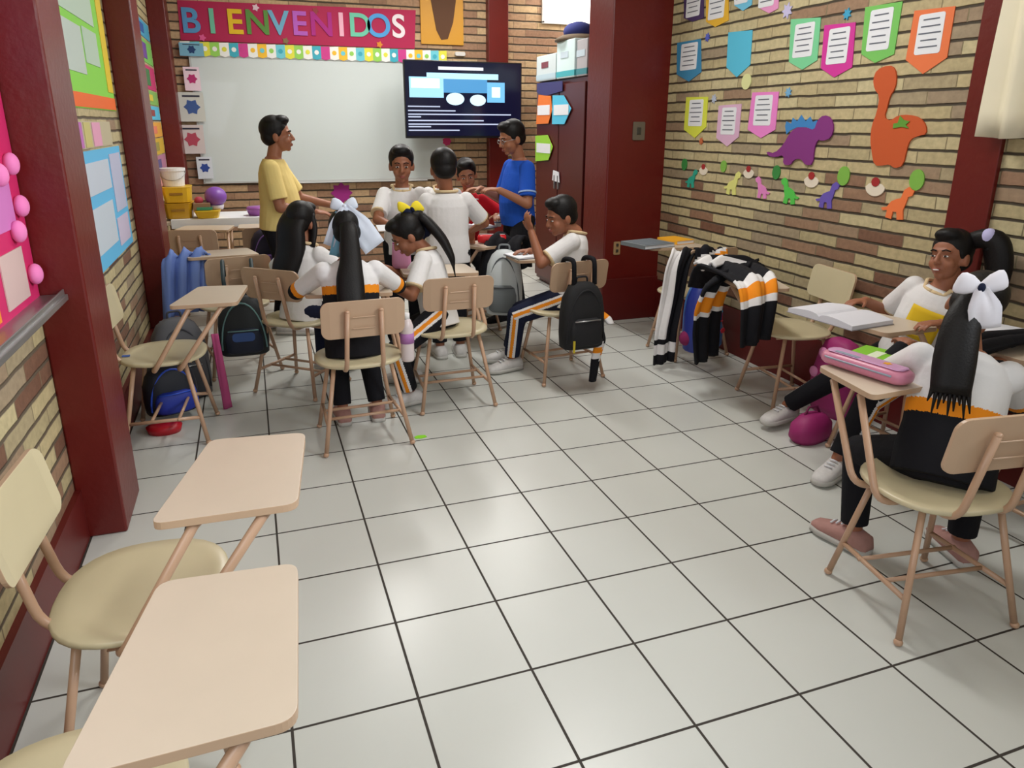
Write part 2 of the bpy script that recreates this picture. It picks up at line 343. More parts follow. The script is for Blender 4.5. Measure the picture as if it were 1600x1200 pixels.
def pennant(name, pts, col, lab, cat='pennant', paper=True, axis='R', group=None, lines=5):
    c = centre(pts); org = axpos(axis, c)
    t = empty(name, org, 0, lab, cat, group)
    wallpiece('backing', pts, cm(*col, .75), t, 0, .004, axis, org)
    if paper:
        us = [p[0] for p in pts]; vs = [p[1] for p in pts]; u0, u1 = min(us), max(us); vb = sorted(vs)[1]; vt = sorted(vs)[-2]
        w_ = (u1-u0)*.62; h_ = (vt-vb)*.82; cu = (u0+u1)/2; cv = (vt+vb)/2+.005
        q = wallpiece('white_sheet', rrect(w_, h_, .012, 4, cu, cv), M_paper, t, .0035, .0055, axis, org)
        bm = bmesh.new(); f = {'R': lambda u, v, k: Vector((XR-.001-k, u, v)), 'C': lambda u, v, k: Vector((2.60-.001-k, u, v))}.get(axis, lambda u, v, k: Vector((XL+.001+k, u, v)))
        for i in range(lines):
            v = cv+h_*.36-i*h_*.68/max(1, lines-1); ww = w_*(.62+.12*((i*7) % 3))
            prism(bm, [(cu-ww/2, v-.003), (cu+ww/2, v-.003), (cu+ww/2, v+.003), (cu-ww/2, v+.003)], lambda u, vv, k: f(u, vv, k)-Vector(org), .005, .0065)
        fin('writing', bm, cm(96, 100, 112), q)
    return t
D = {
'p_purple': [(4.875,2.427),(4.63,2.404),(4.599,2.186),(4.735,2.179),(4.847,2.216)],
'p_amber': [(4.601,2.399),(4.349,2.373),(4.313,2.137),(4.455,2.114),(4.567,2.159)],
'p_sky': [(4.306,2.421),(4.098,2.392),(4.086,2.197),(4.17,2.175),(4.263,2.219)],
'p_rose': [(4.062,2.379),(3.852,2.355),(3.833,2.144),(3.91,2.128),(4.005,2.167)],
'p_blue': [(4.915,2.06),(4.615,2.057),(4.579,1.842),(4.727,1.788),(4.893,1.845)],
'p_cyan': [(4.302,2.065),(4.055,2.052),(4.047,1.852),(4.171,1.786),(4.291,1.854)],
'p_mint': [(3.711,2.072),(3.469,2.052),(3.458,1.836),(3.57,1.794),(3.688,1.843)],
'p_magenta': [(3.434,2.009),(3.211,1.998),(3.195,1.782),(3.314,1.739),(3.422,1.791)],
'p_green': [(3.159,2.061),(2.93,2.056),(2.934,1.824),(3.046,1.792),(3.144,1.841)],
'p_orange': [(2.851,2.005),(2.634,1.996),(2.633,1.785),(2.748,1.723),(2.859,1.792)],
'p_yellow': [(4.744,1.684),(4.475,1.678),(4.469,1.48),(4.598,1.406),(4.745,1.462)],
'p_palepink': [(4.341,1.618),(4.096,1.624),(4.094,1.422),(4.208,1.359),(4.338,1.41)],
'p_pink': [(3.997,1.688),(3.749,1.683),(3.745,1.469),(3.871,1.418),(4.009,1.467)],
'blue_star': (4.536,2.059,0.029),
'lilac_ball': (3.75,2.121,0.046),
'cyan_star': (3.277,2.045,0.031),
'pale_yellow': (4.067,1.755,0.047),
'white_star': (4.402,1.662,0.031),
'sky_star': (3.664,1.676,0.029),
'orange_dot': (4.514,1.386,0.026),
'egg1': (4.706,1.219,0.037),
'egg2': (4.229,1.23,0.034),
'egg3': (3.693,1.222,0.037),
'egg4': (3.151,1.235,0.045),
'egg5': (2.685,1.246,0.044),
'nest1': (4.459,1.204,0.048),
'nest2': (3.957,1.216,0.05),
'nest3': (3.389,1.208,0.055),
'nest4': (2.928,1.205,0.059),
'dino_teal': (4.605,1.123,0.057),
'dino_yellow': (4.12,1.125,0.067),
'dino_pink': (3.804,1.119,0.057),
'dino_green': (3.553,1.118,0.065),
'dino_violet': (3.255,1.123,0.064),
'dino_orange': (2.781,1.126,0.071),
'stego': [(3.781,1.339),(3.742,1.333),(3.703,1.345),(3.664,1.374),(3.637,1.402),(3.621,1.429),(3.6,1.453),(3.572,1.473),(3.539,1.483),(3.499,1.483),(3.462,1.479),(3.427,1.469),(3.405,1.479),(3.396,1.508),(3.381,1.529),(3.361,1.542),(3.336,1.545),(3.308,1.538),(3.286,1.521),(3.27,1.497),(3.265,1.47),(3.271,1.442),(3.289,1.424),(3.319,1.415),(3.344,1.413),(3.364,1.418),(3.378,1.407),(3.388,1.381),(3.391,1.347),(3.388,1.305),(3.401,1.281),(3.429,1.277),(3.454,1.284),(3.477,1.303),(3.504,1.31),(3.533,1.305),(3.554,1.294),(3.566,1.277),(3.588,1.269),(3.62,1.271),(3.636,1.285),(3.635,1.313),(3.653,1.323),(3.689,1.314),(3.724,1.311),(3.758,1.313),(3.781,1.321),(3.795,1.335)],
'spikes': [(3.663,1.489),(3.657,1.516),(3.613,1.503),(3.605,1.536),(3.565,1.516),(3.535,1.551),(3.495,1.516),(3.461,1.541),(3.437,1.512),(3.401,1.522),(3.415,1.464),(3.48,1.483),(3.559,1.483),(3.617,1.463),(3.644,1.442)],
'bronto': [(2.942,1.772),(2.921,1.762),(2.906,1.745),(2.896,1.72),(2.893,1.697),(2.894,1.675),(2.9,1.656),(2.912,1.64),(2.919,1.621),(2.922,1.598),(2.926,1.573),(2.932,1.545),(2.924,1.527),(2.904,1.518),(2.883,1.521),(2.86,1.535),(2.833,1.542),(2.801,1.543),(2.77,1.54),(2.738,1.533),(2.712,1.521),(2.692,1.505),(2.679,1.486),(2.674,1.465),(2.681,1.453),(2.702,1.45),(2.723,1.444),(2.745,1.436),(2.76,1.42),(2.766,1.398),(2.77,1.367),(2.773,1.328),(2.786,1.304),(2.809,1.296),(2.829,1.296),(2.846,1.305),(2.865,1.308),(2.886,1.304),(2.911,1.301),(2.937,1.3),(2.957,1.314),(2.971,1.342),(2.983,1.374),(2.996,1.409),(3.002,1.444),(3.004,1.479),(2.999,1.511),(2.989,1.54),(2.983,1.574),(2.981,1.614),(2.991,1.643),(3.012,1.66),(3.026,1.681),(3.035,1.704),(3.035,1.726),(3.028,1.748),(3.006,1.764),(2.971,1.772)],
'leaf': [(2.866,1.48),(2.866,1.503),(2.842,1.506),(2.834,1.538),(2.809,1.519),(2.773,1.513),(2.793,1.497),(2.773,1.481),(2.817,1.488)],
'C_or': [(6.604,1.758),(6.308,1.737),(6.272,1.618),(6.357,1.503),(6.66,1.498)],
'C_cy': [(6.264,1.741),(6.022,1.733),(5.853,1.621),(5.993,1.498),(6.266,1.498)],
'C_gr': [(6.672,1.393),(6.367,1.403),(6.241,1.3),(6.341,1.184),(6.664,1.158)],
}

pg = 'month pennants on the right brick wall'
for key, col, lab, pap in (
    ('p_purple', (70, 48, 96), 'dark purple pennant with grey sheet at the top edge beside the big red pillar', 1),
    ('p_amber', (226, 176, 44), 'amber yellow pennant with white sheet, second in the top row', 1),
    ('p_sky', (110, 190, 222), 'light sky blue pennant cut by the top of the picture', 1),
    ('p_rose', (226, 150, 196), 'rose pink pennant cut by the top of the picture', 1),
    ('p_blue', (58, 134, 176), 'mid blue pennant with white sheet hung against the big red pillar', 1),
    ('p_cyan', (84, 188, 220), 'plain cyan pennant without any sheet on it', 0),
    ('p_mint', (120, 204, 150), 'mint green pennant with white sheet, left of the magenta one', 1),
    ('p_magenta', (206, 50, 150), 'magenta pennant with white sheet between mint and green ones', 1),
    ('p_green', (116, 190, 92), 'grass green pennant with white sheet, highest of the big ones', 1),
    ('p_orange', (226, 116, 66), 'orange pennant with white sheet nearest the red wall strip', 1),
    ('p_yellow', (214, 220, 70), 'lemon yellow pennant with narrow sheet in the lower row', 1),
    ('p_palepink', (214, 172, 200), 'pale mauve pennant hanging lowest in the lower row', 1),
    ('p_pink', (230, 130, 200), 'bright pink pennant above left of the purple dinosaur', 1)):
    pennant('paper_pennant', D[key], col, lab, paper=bool(pap), group=pg)
def star(c, r, k=.55, n=7): return [(c[0]+r*(1 if i % 2 == 0 else k)*math.cos(PI*i/n), c[1]+r*(1 if i % 2 == 0 else k)*math.sin(PI*i/n)) for i in range(2*n)]
def disc(c, rx, ry=None, n=24): return [(c[0]+rx*math.cos(2*PI*i/n), c[1]+(ry or rx)*math.sin(2*PI*i/n)) for i in range(n)]
def single(name, pts, col, lab, cat, group=None, axis='R', t=.006):
    c = centre(pts); org = axpos(axis, c); o = wallpiece(name, pts, cm(*col, .75), None, 0, t, axis, org); o.location = org
    return tag(o, lab, cat, group)
for key, col, lab, sh in (('blue_star', (84, 96, 196), 'small violet blue paper star right of the mid blue pennant', 1), ('lilac_ball', (196, 190, 226), 'lilac white paper flower at the top of the brick wall', 1),
    ('cyan_star', (60, 158, 196), 'small cyan paper star above the magenta pennant', 1), ('pale_yellow', (216, 218, 156), 'round pale yellow paper disc under the plain cyan pennant', 0),
    ('white_star', (176, 186, 206), 'small pale grey paper star beside the lemon yellow pennant', 1), ('sky_star', (112, 168, 208), 'small light blue paper star right of the bright pink pennant', 1),
    ('orange_dot', (196, 104, 60), 'tiny orange paper star under the lemon yellow pennant', 1)):
    c = D[key]; single('paper_star' if sh else 'paper_disc', star(c, c[2]) if sh else disc(c, c[2]), col, lab, 'paper decoration')
t = empty('paper_stegosaurus', axpos('R', centre(D['stego'])), 0, 'purple paper dinosaur with blue back spikes on the brick wall', 'dinosaur cutout')
wallpiece('dinosaur_body', D['stego'], cm(128, 44, 122), t, .002, .010, 'R', t.location); wallpiece('back_spikes', D['spikes'], cm(56, 128, 190), t, 0, .0015, 'R', t.location)
t = empty('paper_brontosaurus', axpos('R', centre(D['bronto'])), 0, 'tall rust orange long necked paper dinosaur on the brick wall', 'dinosaur cutout')
wallpiece('dinosaur_body', D['bronto'], cm(196, 84, 34), t, 0, .008, 'R', t.location); wallpiece('green_patch', D['leaf'], cm(92, 150, 48), t, .0085, .012, 'R', t.location)
for i, (key, pos) in enumerate((('egg1', 'nearest the big pillar'), ('egg2', 'above the pale yellow baby dinosaur'), ('egg3', 'above the bright green baby dinosaur'), ('egg4', 'between the two dinosaurs'), ('egg5', 'nearest the red wall strip'))):
    c = D[key]; single('paper_egg', disc(c, c[2]*.95, c[2]*1.12), ((52, 132, 60), (124, 178, 70))[i % 2 if i < 4 else 1], 'green oval paper egg in the row, '+pos, 'paper egg', 'green paper eggs in the row')
for i, (key, pos) in enumerate((('nest1', 'first from the big pillar'), ('nest2', 'above the pink baby dinosaur'), ('nest3', 'under the purple dinosaur'), ('nest4', 'under the orange long necked dinosaur'))):
    c = D[key]; r = c[2]; t = empty('broken_egg', axpos('R', c), 0, 'cracked cream paper eggshell with red bit, '+pos, 'paper eggshell', 'cracked paper eggshells in the row')
    wallpiece('shell', [(c[0]+r*1.05*math.cos(PI+PI*k/12), c[1]-.2*r-(-r*.75*math.sin(PI+PI*k/12))*1.0-.0) for k in range(13)]+[(c[0]+r*x, c[1]-.2*r+(.28*r if j % 2 == 0 else .02)) for j, x in enumerate((.7, .35, 0, -.35, -.7))], cm(228, 216, 196), t, 0, .005, 'R', t.location)
    wallpiece('red_bit', disc((c[0], c[1]+.25*r), r*.45, r*.4, 10), cm(160, 34, 34), t, .0055, .008, 'R', t.location)
dino = [(-1, -.35), (-.6, -.25), (-.35, .1), (-.05, .25), (.25, .35), (.4, .85), (.7, 1.05), (1.05, .85), (.95, .55), (.7, .45), (.62, .05), (.5, -.35), (.6, -.9), (.2, -.95), (.1, -.5), (-.15, -.5), (-.2, -.95), (-.6, -.9), (-.55, -.45), (-.85, -.5)]
for key, col, fl_, lab in (('dino_teal', (36, 160, 136), -1, 'small teal baby dinosaur cutout nearest the big pillar'), ('dino_yellow', (220, 220, 128), -1, 'small pale yellow baby dinosaur cutout'), ('dino_pink', (226, 134, 196), 1, 'small pink baby dinosaur cutout'),
    ('dino_green', (84, 196, 76), 1, 'small bright green baby dinosaur cutout'), ('dino_violet', (104, 84, 176), -1, 'small violet baby dinosaur cutout'), ('dino_orange', (238, 120, 62), -1, 'small orange baby dinosaur cutout nearest the red wall strip')):
    c = D[key]; r = c[2]*1.15; single('baby_dinosaur', [(c[0]+fl_*u*r*1.1, c[1]+v*r) for u, v in dino], col, lab, 'dinosaur cutout', 'baby dinosaur cutouts under the eggs')

# curtain at the right edge
bm = bmesh.new(); n = 40
for zz in ((2.9, 1.0), (2.2, 1.0), (1.46, 1.02)):
    pass
rows = []
for z in [2.95-.1*i for i in range(16)]:
    rows.append([bm.verts.new((XR-.075+.03*math.sin(k*1.35+.4*math.sin(z*3)), 2.33-1.15*k/n*(1+.02*math.sin(z*5)) + (.03*(2.95-z)/1.5 if k == 0 else 0), z-.008*math.sin(k*.5) if z < 1.5 else z)) for k in range(n+1)])
for a, b in zip(rows, rows[1:]):
    for k in range(n): bm.faces.new((a[k], a[k+1], b[k+1], b[k]))
cu = fin('curtain', bm, mat('cream_curtain', srgb(232, 224, 198), .85, .2, noise_amt=.08, noise_scale=5), smooth=True)
so = cu.modifiers.new('s', 'SOLIDIFY'); so.thickness = .004
tag(cu, 'pleated cream curtain hanging at the right edge past the red wall strip', 'curtain')
slab('trim_8', (XR-.05, 1.75, 2.97), (.03, 1.3, .03), cm(90, 70, 50, .5))

# ------------------------------------------------------------------ left wall decorations
def q2(y0, y1, z0, z1): return [(y0, z0), (y1, z0), (y1, z1), (y0, z1)]
t = empty('bulletin_board', (XL, 2.2, 1.4), 0, 'magenta bulletin board with teal and pink papers left of the near pillar', 'bulletin board')
wallpiece('magenta_backing', q2(1.5, 2.77, .93, 2.05), cm(206, 30, 100), t, 0, .012, 'L', t.location)
for (y0, y1, z0, z1, c) in ((1.6, 2.66, 1.62, 1.98, (196, 110, 176)), (1.7, 2.52, 1.44, 1.57, (96, 190, 170)), (2.0, 2.6, 1.36, 1.43, (70, 170, 150)), (1.75, 2.42, 1.26, 1.34, (60, 96, 140)), (2.3, 2.66, 1.18, 1.34, (206, 120, 190)), (1.6, 2.3, 1.14, 1.22, (30, 26, 30)), (2.43, 2.66, .96, 1.12, (208, 180, 176)), (1.8, 2.35, .95, 1.0, (240, 150, 40))):
    wallpiece('paper_sheet', q2(y0, y1, z0, z1), cm(*c), t, .0125, .016, 'L', t.location)
for i, (y, z) in enumerate(((2.68, 1.37), (2.55, 1.345), (2.70, 1.24), (2.62, 1.17), (2.71, 1.02))):
    bm = bmesh.new(); ell(bm, (.028, y-2.2, z-1.4), (.022, .034, .034)); fin('pink_pompom', bm, cm(236, 130, 190, .9), t, True)
bm = bmesh.new(); box(bm, (.05, -.05, -.475), (.09, 1.25, .02)); box(bm, (.083, -.05, -.465), (.006, 1.25, .035)); fin('metal_ledge', bm, M_metal, t, bevel=.002)
def sheets(name, lab, base, y0, y1, z0, z1, items, cat='poster'):
    t = empty(name, (XL, (y0+y1)/2, (z0+z1)/2), 0, lab, cat)
    wallpiece('poster_backing', q2(y0, y1, z0, z1), cm(*base), t, 0, .004, 'L', t.location)
    for (a, b, c, d, col, nm) in items: wallpiece(nm, q2(a, b, c, d), cm(*col), t, .0045, .007, 'L', t.location)
    return t
sheets('green_poster', 'lime green poster with white sheets and orange bottom on the left wall', (136, 214, 70), 3.6, 5.05, 1.56, 2.42,
    [(3.66, 4.7, 1.98, 2.3, (186, 208, 190), 'white_sheet'), (3.64, 4.3, 1.72, 1.94, (190, 204, 196), 'white_sheet'), (4.34, 4.72, 1.78, 1.95, (182, 206, 186), 'white_sheet'), (4.86, 5.03, 1.66, 2.4, (226, 196, 40), 'yellow_strip'), (3.61, 5.04, 1.565, 1.63, (238, 106, 34), 'orange_strip')])
sheets('striped_card', 'pastel striped card between the green and blue posters', (190, 180, 150), 3.62, 4.75, 1.375, 1.50,
    [(3.64, 3.95, 1.38, 1.495, (190, 110, 186), 'purple_stripe'), (4.0, 4.15, 1.38, 1.495, (200, 190, 120), 'yellow_stripe'), (4.2, 4.42, 1.38, 1.495, (226, 160, 190), 'pink_stripe')])
sheets('blue_poster', 'sky blue poster with white sheets low on the left wall', (96, 186, 232), 3.62, 4.95, .80, 1.365,
    [(3.68, 4.5, 1.16, 1.31, (196, 206, 220), 'white_sheet'), (4.55, 4.9, 1.02, 1.33, (186, 190, 216), 'white_sheet'), (3.66, 4.45, .88, 1.1, (196, 208, 220), 'white_sheet'), (4.5, 4.88, .84, .99, (200, 190, 214), 'white_sheet')])
cards = [((70, 160, 196), (40, 90, 160), 2.17, 2.3), ((120, 190, 90), (110, 70, 150), 1.97, 2.15), ((196, 50, 110), (60, 120, 70), 1.76, 1.95), ((130, 180, 90), (210, 190, 60), 1.64, 1.75), ((84, 186, 220), (140, 60, 60), 1.52, 1.63), ((222, 160, 60), (220, 120, 90), 1.38, 1.5), ((206, 170, 50), (150, 140, 60), 1.24, 1.37), ((180, 120, 150), (90, 80, 130), 1.1, 1.23), ((226, 190, 40), (220, 150, 140), .92, 1.09)]
names = ['cyan card with a dark blue band', 'green card with a purple panel', 'crimson card with a green panel', 'olive green card with yellow band', 'light blue card with red edge', 'orange card with salmon panel', 'mustard card with olive panel', 'dusty mauve card with violet panel', 'bright yellow card with pink panel']
for (a, b, z0, z1), nm in zip(cards, names):
    sheets('wall_card', nm+' in the column beyond the second left pillar', a, 6.1, 7.5, z0, z1, [(6.5, 7.1, z0+.03, z1-.03, b, 'panel')], 'card')

# ------------------------------------------------------------------ front wall
t = empty('whiteboard', (.8, YF, 1.52), 0, 'large white marker board on the front brick wall', 'whiteboard')
bm = bmesh.new(); box(bm, (0, -.012, 0), (2.44, .02, 1.16)); fin('board_surface', bm, mat('whiteboard_enamel', srgb(206, 214, 212), .28, .5, coat=.3), t)
bm = bmesh.new()
for c, s in (((0, -.015, .585), (2.48, .03, .018)), ((0, -.015, -.585), (2.48, .03, .018)), ((-1.23, -.015, 0), (.018, .03, 1.17)), ((1.23, -.015, 0), (.018, .03, 1.17))): box(bm, c, s)
fin('board_frame', bm, cm(190, 192, 190, .4), t, bevel=.002)
bm = bmesh.new(); box(bm, (.2, -.045, -.60), (1.6, .06, .012)); fin('marker_tray', bm, cm(200, 200, 198, .4), t, bevel=.002)
t = empty('welcome_banner', (.63, YF, 2.39), 0, 'raspberry red banner with coloured letters BIENVENIDOS above the whiteboard', 'banner')
wallpiece('banner_cloth', [(-.49, 2.235), (1.72, 2.235), (1.745, 2.6), (-.48, 2.575)], cm(176, 24, 76), t, 0, .006, 'F', t.location)
lc = [(86, 150, 200), (110, 190, 160), (230, 190, 30), (90, 140, 60), (110, 170, 200), (180, 90, 190), (170, 30, 130), (240, 180, 200), (110, 200, 170), (80, 160, 220), (236, 226, 230)]
xs = [-.388, -.2, -.0, .205, .40, .59, .80, .99, 1.172, 1.36, 1.56]
for ch, x, c in zip('BIENVENIDOS', xs, lc):
    cu = bpy.data.curves.new('letter', 'FONT'); cu.body = ch; cu.size = .30; cu.extrude = .004; cu.offset = .006; cu.align_x = 'CENTER'; cu.align_y = 'CENTER'
    tmp = bpy.data.objects.new('tmp', cu); COL.objects.link(tmp); dg = bpy.context.evaluated_depsgraph_get(); dg.update()
    me = bpy.data.meshes.new_from_object(tmp.evaluated_get(dg)); bpy.data.objects.remove(tmp); me.materials.clear()
    lo = link('letter', me, cm(*c), t); lo.rotation_euler = (PI/2, 0, 0); lo.location = (x-.63, -.013, 2.395+.018*(x+.4)-2.39)
for x, c in ((-.30, (226, 90, 150)), (.45, (130, 110, 70)), (.75, (150, 60, 60)), (1.36, (220, 140, 40)), (.2, (226, 200, 210))):
    z = 2.545 if x in (.2, .75) else 2.262
    wallpiece('paper_flower', star((x, z), .035, .6, 5), cm(*c), t, .007, .012, 'F', t.location)
t = empty('paper_border', (.8, YF, 2.15), 0, 'pastel scalloped paper border strip along the top of the whiteboard', 'border')
bc = [(240, 240, 236), (110, 200, 214), (226, 222, 70), (150, 208, 90), (240, 240, 236), (60, 170, 190), (206, 60, 140), (240, 240, 236), (244, 190, 50)]
bm = bmesh.new(); ms = [cm(*c) for c in dict.fromkeys(bc)]; keys = list(dict.fromkeys(bc))
for i in range(30):
    x0 = -.5+i*.085; c = keys.index(bc[i % len(bc)]); h0 = .0
    prism(bm, [(x0, 2.11), (x0+.0425, 2.095), (x0+.085, 2.11), (x0+.085, 2.225), (x0, 2.22)], lambda u, v, k: Vector((u, YF-.034-k, v))-t.location, 0, .003, mi=c)
    c2 = keys.index(bc[(i*2+3) % len(bc)]); prism(bm, disc((x0+.0425, 2.165), .022, .022, 10), lambda u, v, k: Vector((u, YF-.0375-k, v))-t.location, 0, .002, mi=c2)
fin('scallops', bm, ms, t)
for (y0, c, ink, lab) in ((0, (120, 176, 200), (24, 60, 110), 'small card with dark blue picture at the top left of the whiteboard'), (1, (240, 214, 226), (186, 40, 110), 'pink and white card below the blue pictured one'), (2, (206, 208, 200), (60, 90, 150), 'grey white card with blue and green picture beside the whiteboard'),
    (3, (212, 200, 198), (180, 70, 90), 'white card with red picture beside the whiteboard'), (4, (216, 222, 230), (40, 70, 150), 'lowest card with blue picture at the whiteboard corner')):
    x0, x1, z0, z1 = ((-.51, -.30, 2.095, 2.21), (-.50, -.36, 1.79, 2.0), (-.57, -.35, 1.51, 1.775), (-.60, -.385, 1.213, 1.48), (-.48, -.34, .975, 1.183))[y0]
    cc = ((x0+x1)/2, (z0+z1)/2); t = empty('picture_card', axpos('F', cc), 0, lab, 'card', 'picture cards down the left side of the whiteboard')
    wallpiece('card_sheet', q2(x0, x1, z0, z1), cm(*c), t, .045, .048, 'F', t.location)
    w_ = x1-x0; h_ = z1-z0
    wallpiece('picture', star(cc, min(w_, h_)*.34, .7, 6), cm(*ink), t, .0485, .050, 'F', t.location)
    wallpiece('caption', q2(cc[0]-w_*.35, cc[0]+w_*.35, z1-h_*.16, z1-h_*.1), cm(40, 40, 60), t, .0485, .050, 'F', t.location)
t = empty('gold_picture', (2.0, YF, 2.6), 0, 'golden picture with dark brown figure shape above the screen', 'picture')
wallpiece('gold_panel', q2(1.79, 2.24, 2.285, 2.95), cm(206, 146, 30, .5), t, 0, .02, 'F', t.location)
wallpiece('brown_shape', [(1.93, 2.95), (1.90, 2.7), (1.95, 2.42), (2.0, 2.33), (2.07, 2.34), (2.13, 2.5), (2.17, 2.75), (2.15, 2.95)], cm(88, 52, 22), t, .0205, .024, 'F', t.location)
wallpiece('pale_shape', disc((1.86, 2.78), .05, .09, 16), cm(226, 176, 70), t, .0205, .024, 'F', t.location)
single('paper_flower', star((.89, .80), .115, .72, 8), (150, 30, 120), 'purple paper flower low on the brick under the whiteboard', 'paper decoration', axis='F')
single('paper_rose', star((2.03, 1.32), .05, .8, 7), (206, 50, 110), 'crimson paper rose on the brick below the screen', 'paper decoration', axis='F').location.y -= .04

# television
t = empty('television', (2.14, 7.52, 1.73), math.radians(0), 'wide black flat screen showing a slide beside the whiteboard', 'television')
W_, H_ = 1.24, .745
bm = bmesh.new(); box(bm, (0, .02, 0), (W_, .04, H_)); fin('casing', bm, cm(14, 14, 18, .3), t, bevel=.006)
bm = bmesh.new(); box(bm, (0, -.001, .005), (W_-.024, .004, H_-.035)); fin('screen', bm, mat('screen_dark', srgb(8, 10, 26), .15, emit=srgb(9, 14, 38), es=1), t)
bm = bmesh.new(); box(bm, (0, .19, 0), (.3, .3, .25)); box(bm, (0, .345, 0), (.2, .02, .4)); fin('wall_mount', bm, cm(30, 30, 32, .5), t)
def scr(nm, x0, x1, z0, z1, col, es=1.3, pts=None, d=.004):
    bm = bmesh.new(); prism(bm, pts or q2(x0, x1, z0, z1), lambda u, v, k: Vector((u, -k, v)), d, d+.0012)
    fin(nm, bm, mat('screen_glow', (.02, .02, .02), .4, emit=srgb(*col), es=es), t)
scr('slide_title', -.27, .20, .285, .315, (225, 230, 240))
scr('slide_picture', -.39, .36, .20, .255, (170, 220, 240), 1.6)
scr('slide_picture', -.57, -.22, .02, .215, (150, 205, 235), 1.5); scr('slide_picture_glow', -.55, -.26, .11, .2, (240, 250, 250), 1.8, d=.006)
scr('slide_picture', -.22, .24, .07, .20, (70, 150, 205), 1.2); scr('slide_picture', .24, .43, -.02, .175, (110, 185, 235), 1.3); scr('slide_picture_glow', .29, .38, .03, .13, (220, 240, 250), 1.6, d=.006)
scr('slide_picture', 0, 0, 0, 0, (190, 225, 240), 1.7, disc((-.1, .01), .095, .06)); scr('slide_picture', 0, 0, 0, 0, (190, 225, 240), 1.7, disc((.14, .0), .085, .055))
for x1, z in ((-.26, -.065), (-.1, -.105), (.5, -.14), (-.46, -.165), (.2, -.2), (.42, -.235), (-.36, -.26), (-.06, -.295)):
    scr('slide_text_line', -.59, x1, z-.006+.0, z+.006, (196, 206, 232), 1.1)
single('small_sensor', rrect(.11, .04, .015, 4, 2.20, 2.20), (216, 212, 206), 'small white box on the brick just above the screen', 'sensor', axis='F', t=.03)

# ------------------------------------------------------------------ cabinet in the alcove with its stack of boxes
M_cab = mat('dark_red_brown_cabinet', srgb(84, 30, 26), .35, .5, noise_amt=.12, noise_scale=4)
t = empty('storage_cabinet', (2.83, 6.15, 0), 0, 'tall dark red brown cabinet behind the big pillar', 'cabinet')
bm = bmesh.new(); box(bm, (.01, 0, .95), (.42, 1.1, 1.84)); box(bm, (.01, 0, .015), (.38, 1.04, .03)); fin('cabinet_body', bm, M_cab, t, bevel=.006)
for s in (-1, 1):
    bm = bmesh.new(); box(bm, (-.215, s*.27, .95), (.02, .52, 1.76)); d = fin('cabinet_door', bm, M_cab, t, bevel=.004)
    bm = bmesh.new(); box(bm, (-.235, s*.04, 1.0), (.02, .015, .12)); fin('door_handle', bm, M_metal, d, bevel=.003)
wp = lambda k: D[k]
for key, col, lab in (('C_or', (230, 120, 46), 'orange pennant with white band on the cabinet door'), ('C_cy', (84, 190, 224), 'cyan pennant with white band on the cabinet door'), ('C_gr', (150, 206, 60), 'lime green pennant with white band on the cabinet door')):
    pts = D[key]; c = centre(pts); org = (2.595, c[0], c[1]); t = empty('cabinet_pennant', org, 0, lab, 'pennant', 'pennants on the cabinet door')
    o = Vector(org); bm = bmesh.new(); prism(bm, pts, lambda u, v, k: Vector((2.594-k, u, v))-o, 0, .004); fin('backing', bm, cm(*col), t)
    us = [p[0] for p in pts]; bm = bmesh.new(); prism(bm, q2(min(us)+.05, max(us)-.04, c[1]-.045, c[1]+.04), lambda u, v, k: Vector((2.589-k, u, v))-o, 0, .002); fin('white_band', bm, M_paper, t)
o = Vector((2.594, 6.35, 1.80)); t = empty('blue_ribbon', tuple(o), 0, 'dark blue folded paper strip at the top of the cabinet door', 'ribbon')
bm = bmesh.new(); prism(bm, [(-.3, -.03), (.1, -.06), (.3, -.02), (.3, .06), (-.3, .05)], lambda u, v, k: Vector((-k, u, v)), 0, .004); fin('strip', bm, cm(58, 56, 110), t)
single_ = empty('paper_scrap', (2.594, 6.15, 1.05), 0, 'small white paper scrap under the lime pennant on the cabinet', 'paper')
bm = bmesh.new(); prism(bm, [(-.08, -.05), (.09, -.04), (.07, .05), (-.06, .04)], lambda u, v, k: Vector((-k, u, v)), 0, .003); fin('scrap', bm, M_paper, single_)
def carton(y0, y1, x0, x1, z0, z1, col, band, lab):
    c = ((x0+x1)/2, (y0+y1)/2, z0); t = empty('storage_box', c, 0, lab, 'box', 'boxes on top of the cabinet')
    bm = bmesh.new(); box(bm, (0, 0, (z1-z0)/2), (x1-x0, y1-y0, z1-z0)); fin('carton', bm, cm(*col), t, bevel=.006)
    bm = bmesh.new(); box(bm, (0, 0, .035), (x1-x0+.004, y1-y0+.004, .045)); fin('band', bm, cm(*band), t)
    bm = bmesh.new(); box(bm, (-(x1-x0)/2-.002, .02, (z1-z0)*.62), (.003, .16, .05)); fin('box_label', bm, cm(120, 60, 70) if band[0] > 100 else cm(190, 205, 215), t)
carton(6.23, 6.69, 2.60, 3.0, 1.872, 2.09, (196, 206, 208), (176, 196, 206), 'pale grey carton with reddish mark, far end of the cabinet top')
carton(5.83, 6.21, 2.60, 3.0, 1.872, 2.17, (206, 226, 226), (70, 170, 180), 'white carton with teal bottom band on the cabinet')
carton(5.61, 5.81, 2.61, 2.98, 1.872, 2.15, (176, 172, 176), (60, 130, 140), 'grey carton with dark teal band nearest the pillar on the cabinet')
t = empty('cloth_hat', (2.76, 6.12, 2.171), 0, 'grey brown cloth hat with blue starred crown on the cartons', 'hat')
bm = bmesh.new(); loft(bm, [((0, 0, .002), (.2, 0, 0), (0, .22, 0)), ((0, 0, .02), (.2, 0, 0), (0, .22, 0)), ((0, 0, .05), (.14, 0, 0), (0, .15, 0))], 24); fin('brim', bm, cm(104, 88, 70, .9), t, True)
